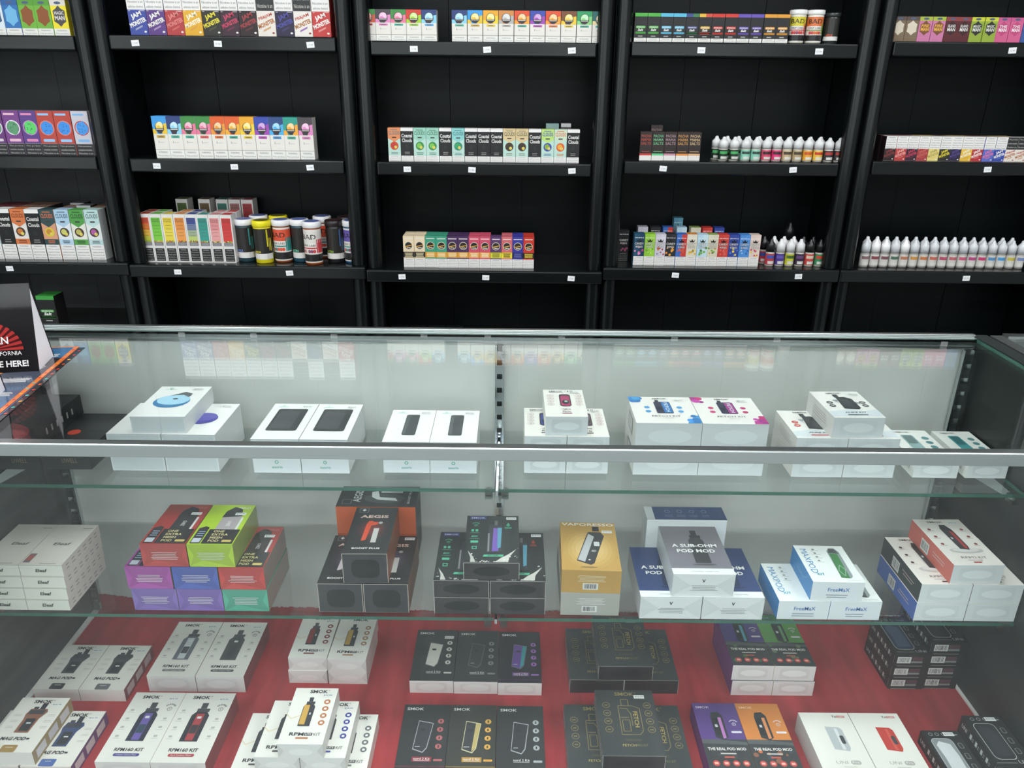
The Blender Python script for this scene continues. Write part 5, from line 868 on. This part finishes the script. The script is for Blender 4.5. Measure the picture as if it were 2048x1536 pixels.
P(nord('#d2cec4', '#d0cdc6', '#34383a', None, '$37.99'), -.174, .214, DK, 'dark grey box with white device and price sticker', 'd'); P(nord('#3b3e40', '#8a8c8c', '#3f4244', None), -.0965, .213, DK, 'dark grey box with faint black device, between white and rainbow ones', 'd'); P(nord('#6a4a98', '#a06ab8', '#6a3a80', '#3a9aa0', tint='#222128', line='#5a2a68'), -.019, .211, DK, 'black box with purple and teal rainbow device', 'd')
fp, fq = fetchpro(), fetchpro('$56.99')
P(fp, .107, .218, DK, 'charcoal box with gold line drawing, back row, no sticker showing', 'd'); P(fetchpro('$56.99', .2), .2028, .218, DK, 'charcoal box with gold line drawing and sticker, bottom of back pile', 'd'); P(fq, .156, .219, DK+.0298, 'charcoal box with gold line drawing, topmost of the back pile', 'd')
gl = ['#4a6a4a', '#55705a', '#3a4a3c', '#6a7a5a']; ol = ['#c8683c', '#3a4a5a', '#8a5a44', '#5a6a78']
r1, r2 = realpod('#4f3f80', gl, '#5a9ab0', '#6a2f80'), realpod('#5f9a4c', gl, '#6a9a6a', '#c8a03a')
P(r1, .391, .2165, DK, 'white ended box under the purple box with jungle picture', 'd'); P(r2, .4635, .2165, DK, 'white ended box under the green box with jungle picture', 'd'); P(r1, .389, .2185, DK+.0324, 'purple box with jungle picture and blue striped device', 'd', -.6); P(r2, .4612, .218, DK+.0324, 'green box with jungle picture and black device', 'd', -.6)
ub, uk, uw_ = uni('#4a5a78', '#2c3a58'), uni('#2a2e30', '#26292b'), uni('#d0d2d4', '#8a8e90', '$20.99')
for k in range(3): P(ub, .6765+.0004*k, .235, DK+.0256*k, 'black windowed box, %s of the stack of three' % ('lowest', 'middle', 'topmost with blue device')[k], '=stacked black windowed boxes')
for k in range(4): P(uk, .7378, .237, DK+.0256*k, 'black windowed box, %s of the stack of four by the end panel' % ('lowest', 'second', 'third', 'topmost')[k], '=stacked black windowed boxes')
# red deck, front row
P(magpod('#5a5c60', '#8a8a8a', '#9a8a7a', '$66.99'), -.8255, .029, DK, 'white box under the gold tabbed box, against the end panel', 'd'); P(magpod('#3a4a70', '#4a66a4', '#6a4a7a', '$66.99', 2.0) if False else magpod('#3a4a70', '#4a66a4', '#6a4a7a', '$66.99'), -.745, .029, DK, 'white box with navy device and blue tab, purple side', 'd'); P(magpod('#8a5a44', '#a08048', '#9a8258', '$66.99'), -.8, .031, DK+.0258, 'white box with copper device and gold tab, on two others', 'd')
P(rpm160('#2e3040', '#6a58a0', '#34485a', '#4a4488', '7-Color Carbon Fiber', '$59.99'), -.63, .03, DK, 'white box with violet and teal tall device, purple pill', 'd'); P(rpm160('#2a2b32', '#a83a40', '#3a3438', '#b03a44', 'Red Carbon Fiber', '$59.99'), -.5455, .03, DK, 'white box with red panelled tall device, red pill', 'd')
lk, lbk, lgy, lgd = rpmlite('#4a4a4c', '#2e2f33', '#34363a'), rpmlite('#3a4494', '#2a2c34', '#2c2e36', '$39.99'), rpmlite('#6a6c70', '#34363a', '#3c3e42'), rpmlite('#b8744a', '#34343a', '#cfa24c', '$39.99')
P(lk, -.4225, .0235, DK, 'white box with black discs, bottom row of the stepped white pile', 'd'); P(lgy, -.353, .0235, DK, 'white box in the middle of the bottom row, stepped white pile', 'd'); P(lgy, -.2835, .0235, DK, 'white box with grey discs, bottom row of the stepped white pile', 'd')
P(lk, -.383, .0235, DK+.0278, 'white box with covered device, second row of the stepped pile', 'd'); P(lbk, -.3135, .0235, DK+.0278, 'white box with blue discs, second row of the stepped pile', 'd'); P(lgd, -.345, .0225, DK+.0556, 'white box with gold striped device and orange discs, top of stepped pile', 'd')
P(nord('#34363c', '#b06060', '#8a2a38', None, tint='#2c2e2f', line='#8a3038', outline='#a8a8ac'), -.174, .027, DK, 'dark box with outlined device and red label', 'd'); P(nord('#34363a', '#d8a048', '#b88838', '#b8a468', tint='#33342f', line='#b08a40', outline='#d0c8a0'), -.0965, .027, DK, 'dark box with honeycomb print, gold trimmed device and gold label', 'd'); P(nord('#303236', '#a8aaac', '#2a2c2e', None, tint='#2e3031', outline='#b0b2b4'), -.019, .026, DK, 'dark box with outlined black device and white icons', 'd')
P(fp, .0925, .027, DK, 'charcoal box with gold line drawing, front row beside honeycomb box group', 'd'); P(fp, .1885, .027, DK, 'charcoal box with gold line drawing, front row, partly covered', 'd'); P(fq, .1435, .0295, DK+.0298, 'charcoal box with gold line drawing and sticker, topmost in front', 'd')
r3, r4 = realpod('#5a3f80', ['#3a3c40', '#44464a'], '#b878b8', '#5a2f78', '#d8c8dc'), realpod('#d0803c', ol, '#d88a5a', '#b86a30', '#f0c8a0')
P(r3, .308, .028, DK, 'purple box with pink striped device and dark lower half', 'd'); P(r4, .3802, .028, DK, 'orange box with copper device and cracked rock picture', 'd')
P(yocan('#b4b8ba'), .478, .0105, DK, 'large white box with silver grey device', 'd'); P(yocan('#c0392f'), .56, .0105, DK, 'large white box with red device', 'd')
P(uw_, .6725, .017, DK, 'black windowed box showing a white device, front row', 'd'); P(uk, .7378, .024, DK, 'black windowed box at the bottom of the front corner pair', 'd'); P(uni('#2f3436', '#22282a', '$20.99'), .7378, .024, DK+.0256, 'black windowed box with dark device and sticker, raised front corner', 'd')

# ------------------------------------------------------------------ things on top of the glass
ZG = ZT-.001
def tent(w, label, group=None):
    root = empty('tent_card'); tag(root, label, 'sign', group); y0, y1, h = 0, .066, .125; ym = .033; t = .0012
    m = MB(); m.add([(-w, y0, 0), (0, y0, 0), (0, ym, h), (-w, ym, h), (-w, y0+t, 0), (0, y0+t, 0), (0, ym+t*.2, h-t), (-w, ym+t*.2, h-t)], [(0, 1, 2, 3), (7, 6, 5, 4), (0, 4, 5, 1), (0, 3, 7, 4), (1, 5, 6, 2)], lin('#1c1a1c')); obj('front_sheet', m, GLOSS, root)
    m = MB(); m.add([(-w, y1, 0), (0, y1, 0), (0, ym, h), (-w, ym, h)], [(1, 0, 3, 2)], lin('#1c1a1c')); m.add([(-.001, y0+.002, 0), (-.001, y1-.001, 0), (-.001, ym, h-.002)], [(0, 1, 2)], lin('#e4dfe4')); m.add([(-w+.001, y0+.002, 0), (-w+.001, y1-.001, 0), (-w+.001, ym, h-.002)], [(0, 2, 1)], lin('#e4dfe4')); obj('white_gusset', m, CARD, root)
    return root, w, h, ym
def tent_face(root, w, h, ym):
    n = Vector((0, -h, ym)).normalized()
    def at(u, v, k=1): return (u, ym*v/h-.0004*k+n.y*0, v+.00005*k)
    m = MB()
    for k in range(16):
        a, b = math.pi*k/15, math.pi*(k+.55)/15
        if b > math.pi: b = math.pi
        m.poly([at(-.064+.012*math.cos(a), .032+.012*math.sin(a)), at(-.064+.047*math.cos(a), .032+.04*math.sin(a)), at(-.064+.047*math.cos(b), .032+.04*math.sin(b)), at(-.064+.012*math.cos(b), .032+.012*math.sin(b))], lin('#b03634'))
    m.poly([at(-.064+.046*math.cos(math.pi*k/20), .032+.039*math.sin(math.pi*k/20), .5) for k in range(21)], lin('#4a1a1c'))
    m.poly([at(-.074+.03*math.cos(2*math.pi*k/18), .1+.016*math.sin(2*math.pi*k/18)) for k in range(18)], lin('#c03038')); m.poly([at(-.068+.018*math.cos(2*math.pi*k/18), .103+.007*math.sin(2*math.pi*k/18), 2) for k in range(18)], lin('#e06a70'))
    obj('sunburst_print', m, GLOSS, root); m = MB()
    for t, u1, v, hh, b in (('SAN', -.036, .046, .0105, .02), ('CALIFORNIA', -.02, .0275, .0058, 0), ('E HERE!', -.0125, .0125, .0092, .03)):
        g, f, dim = glyphs(t, b); ww = hh*dim[0]/dim[1]; m.add([at(u1-ww+p[0]*ww, v-hh/2+p[1]*hh, 3) for p in g], f, lin('#ece8e8'))
    obj('lettering', m, CARD, root)
tr = tent(.155, 'black tent card with red sunburst and white lettering on showcase top'); tr[0].location = (-.701, .224, ZG+.0026); tent_face(*tr); tr[0].rotation_euler = (0, 0, math.radians(11.6))
tr2 = tent(.12, 'tent card seen by its white gusset in front of the sunburst card'); tr2[0].location = (-.692, .0875, ZG+.0026); tr2[0].rotation_euler = (0, 0, math.radians(12))
def mat_sheet(name, label, x, y, z, rot, w, d, c1, c2, border):
    i = Item(w, d, .0009, GLOSS).body(border); i.rect('', 'top', .02, .015, .965, .985, c1, 0)
    for k in range(8): i.rect('', 'top', .02, .015+.1*k, .965, .015+.1*(k+1), ['#2f5f86', '#2c5a80', '#315878', '#34506c', '#38485e', '#363c4c', '#322f38', '#2c2526'][k], .5)
    for k in range(30): i.disc('fruit_picture', 'top', R_.uniform(.1, .62), R_.uniform(.3, .66), R_.uniform(.03, .07), R_.choice(['#d8803a', '#c8503c', '#e0b040', '#7aa83a', '#d88a8a', '#e8c8b0']), 1+.1*k, n=14)
    for k in range(5): i.lines('lettering', 'top', .72, .93, [.11+.18*k+.009*j for j in range(6)], .004, '#e4e0dc', 2)
    for k in range(14): i.disc('fruit_picture', 'top', .985, .03+.07*k, .012, R_.choice(['#d8582c', '#e8a030', '#c83c30', '#3ab8b0']), 1, n=8)
    t = i.tpl(name); o = place(t, x-w, y, z, label, 'flyer', None, 0); o.rotation_euler = (0, 0, math.radians(rot)); a = math.radians(rot)
    cx, cy = -w/2, d/2; o.location = (x+cx*math.cos(a)-cy*math.sin(a), y+cx*math.sin(a)+cy*math.cos(a), z)
mat_sheet('counter_mat', 'lower flyer mat with red and teal dashed edge on showcase top', -.652, .045, ZG+.0002, 7.5, .2, .292, '#2a3038', '#2a3038', '#2a2426')
mat_sheet('counter_mat', 'blue flyer mat with orange border and fruit pictures on showcase top', -.662, .048, ZG+.0013, 7.5, .19, .29, '#2f5f86', '#2c2526', '#d8702c')
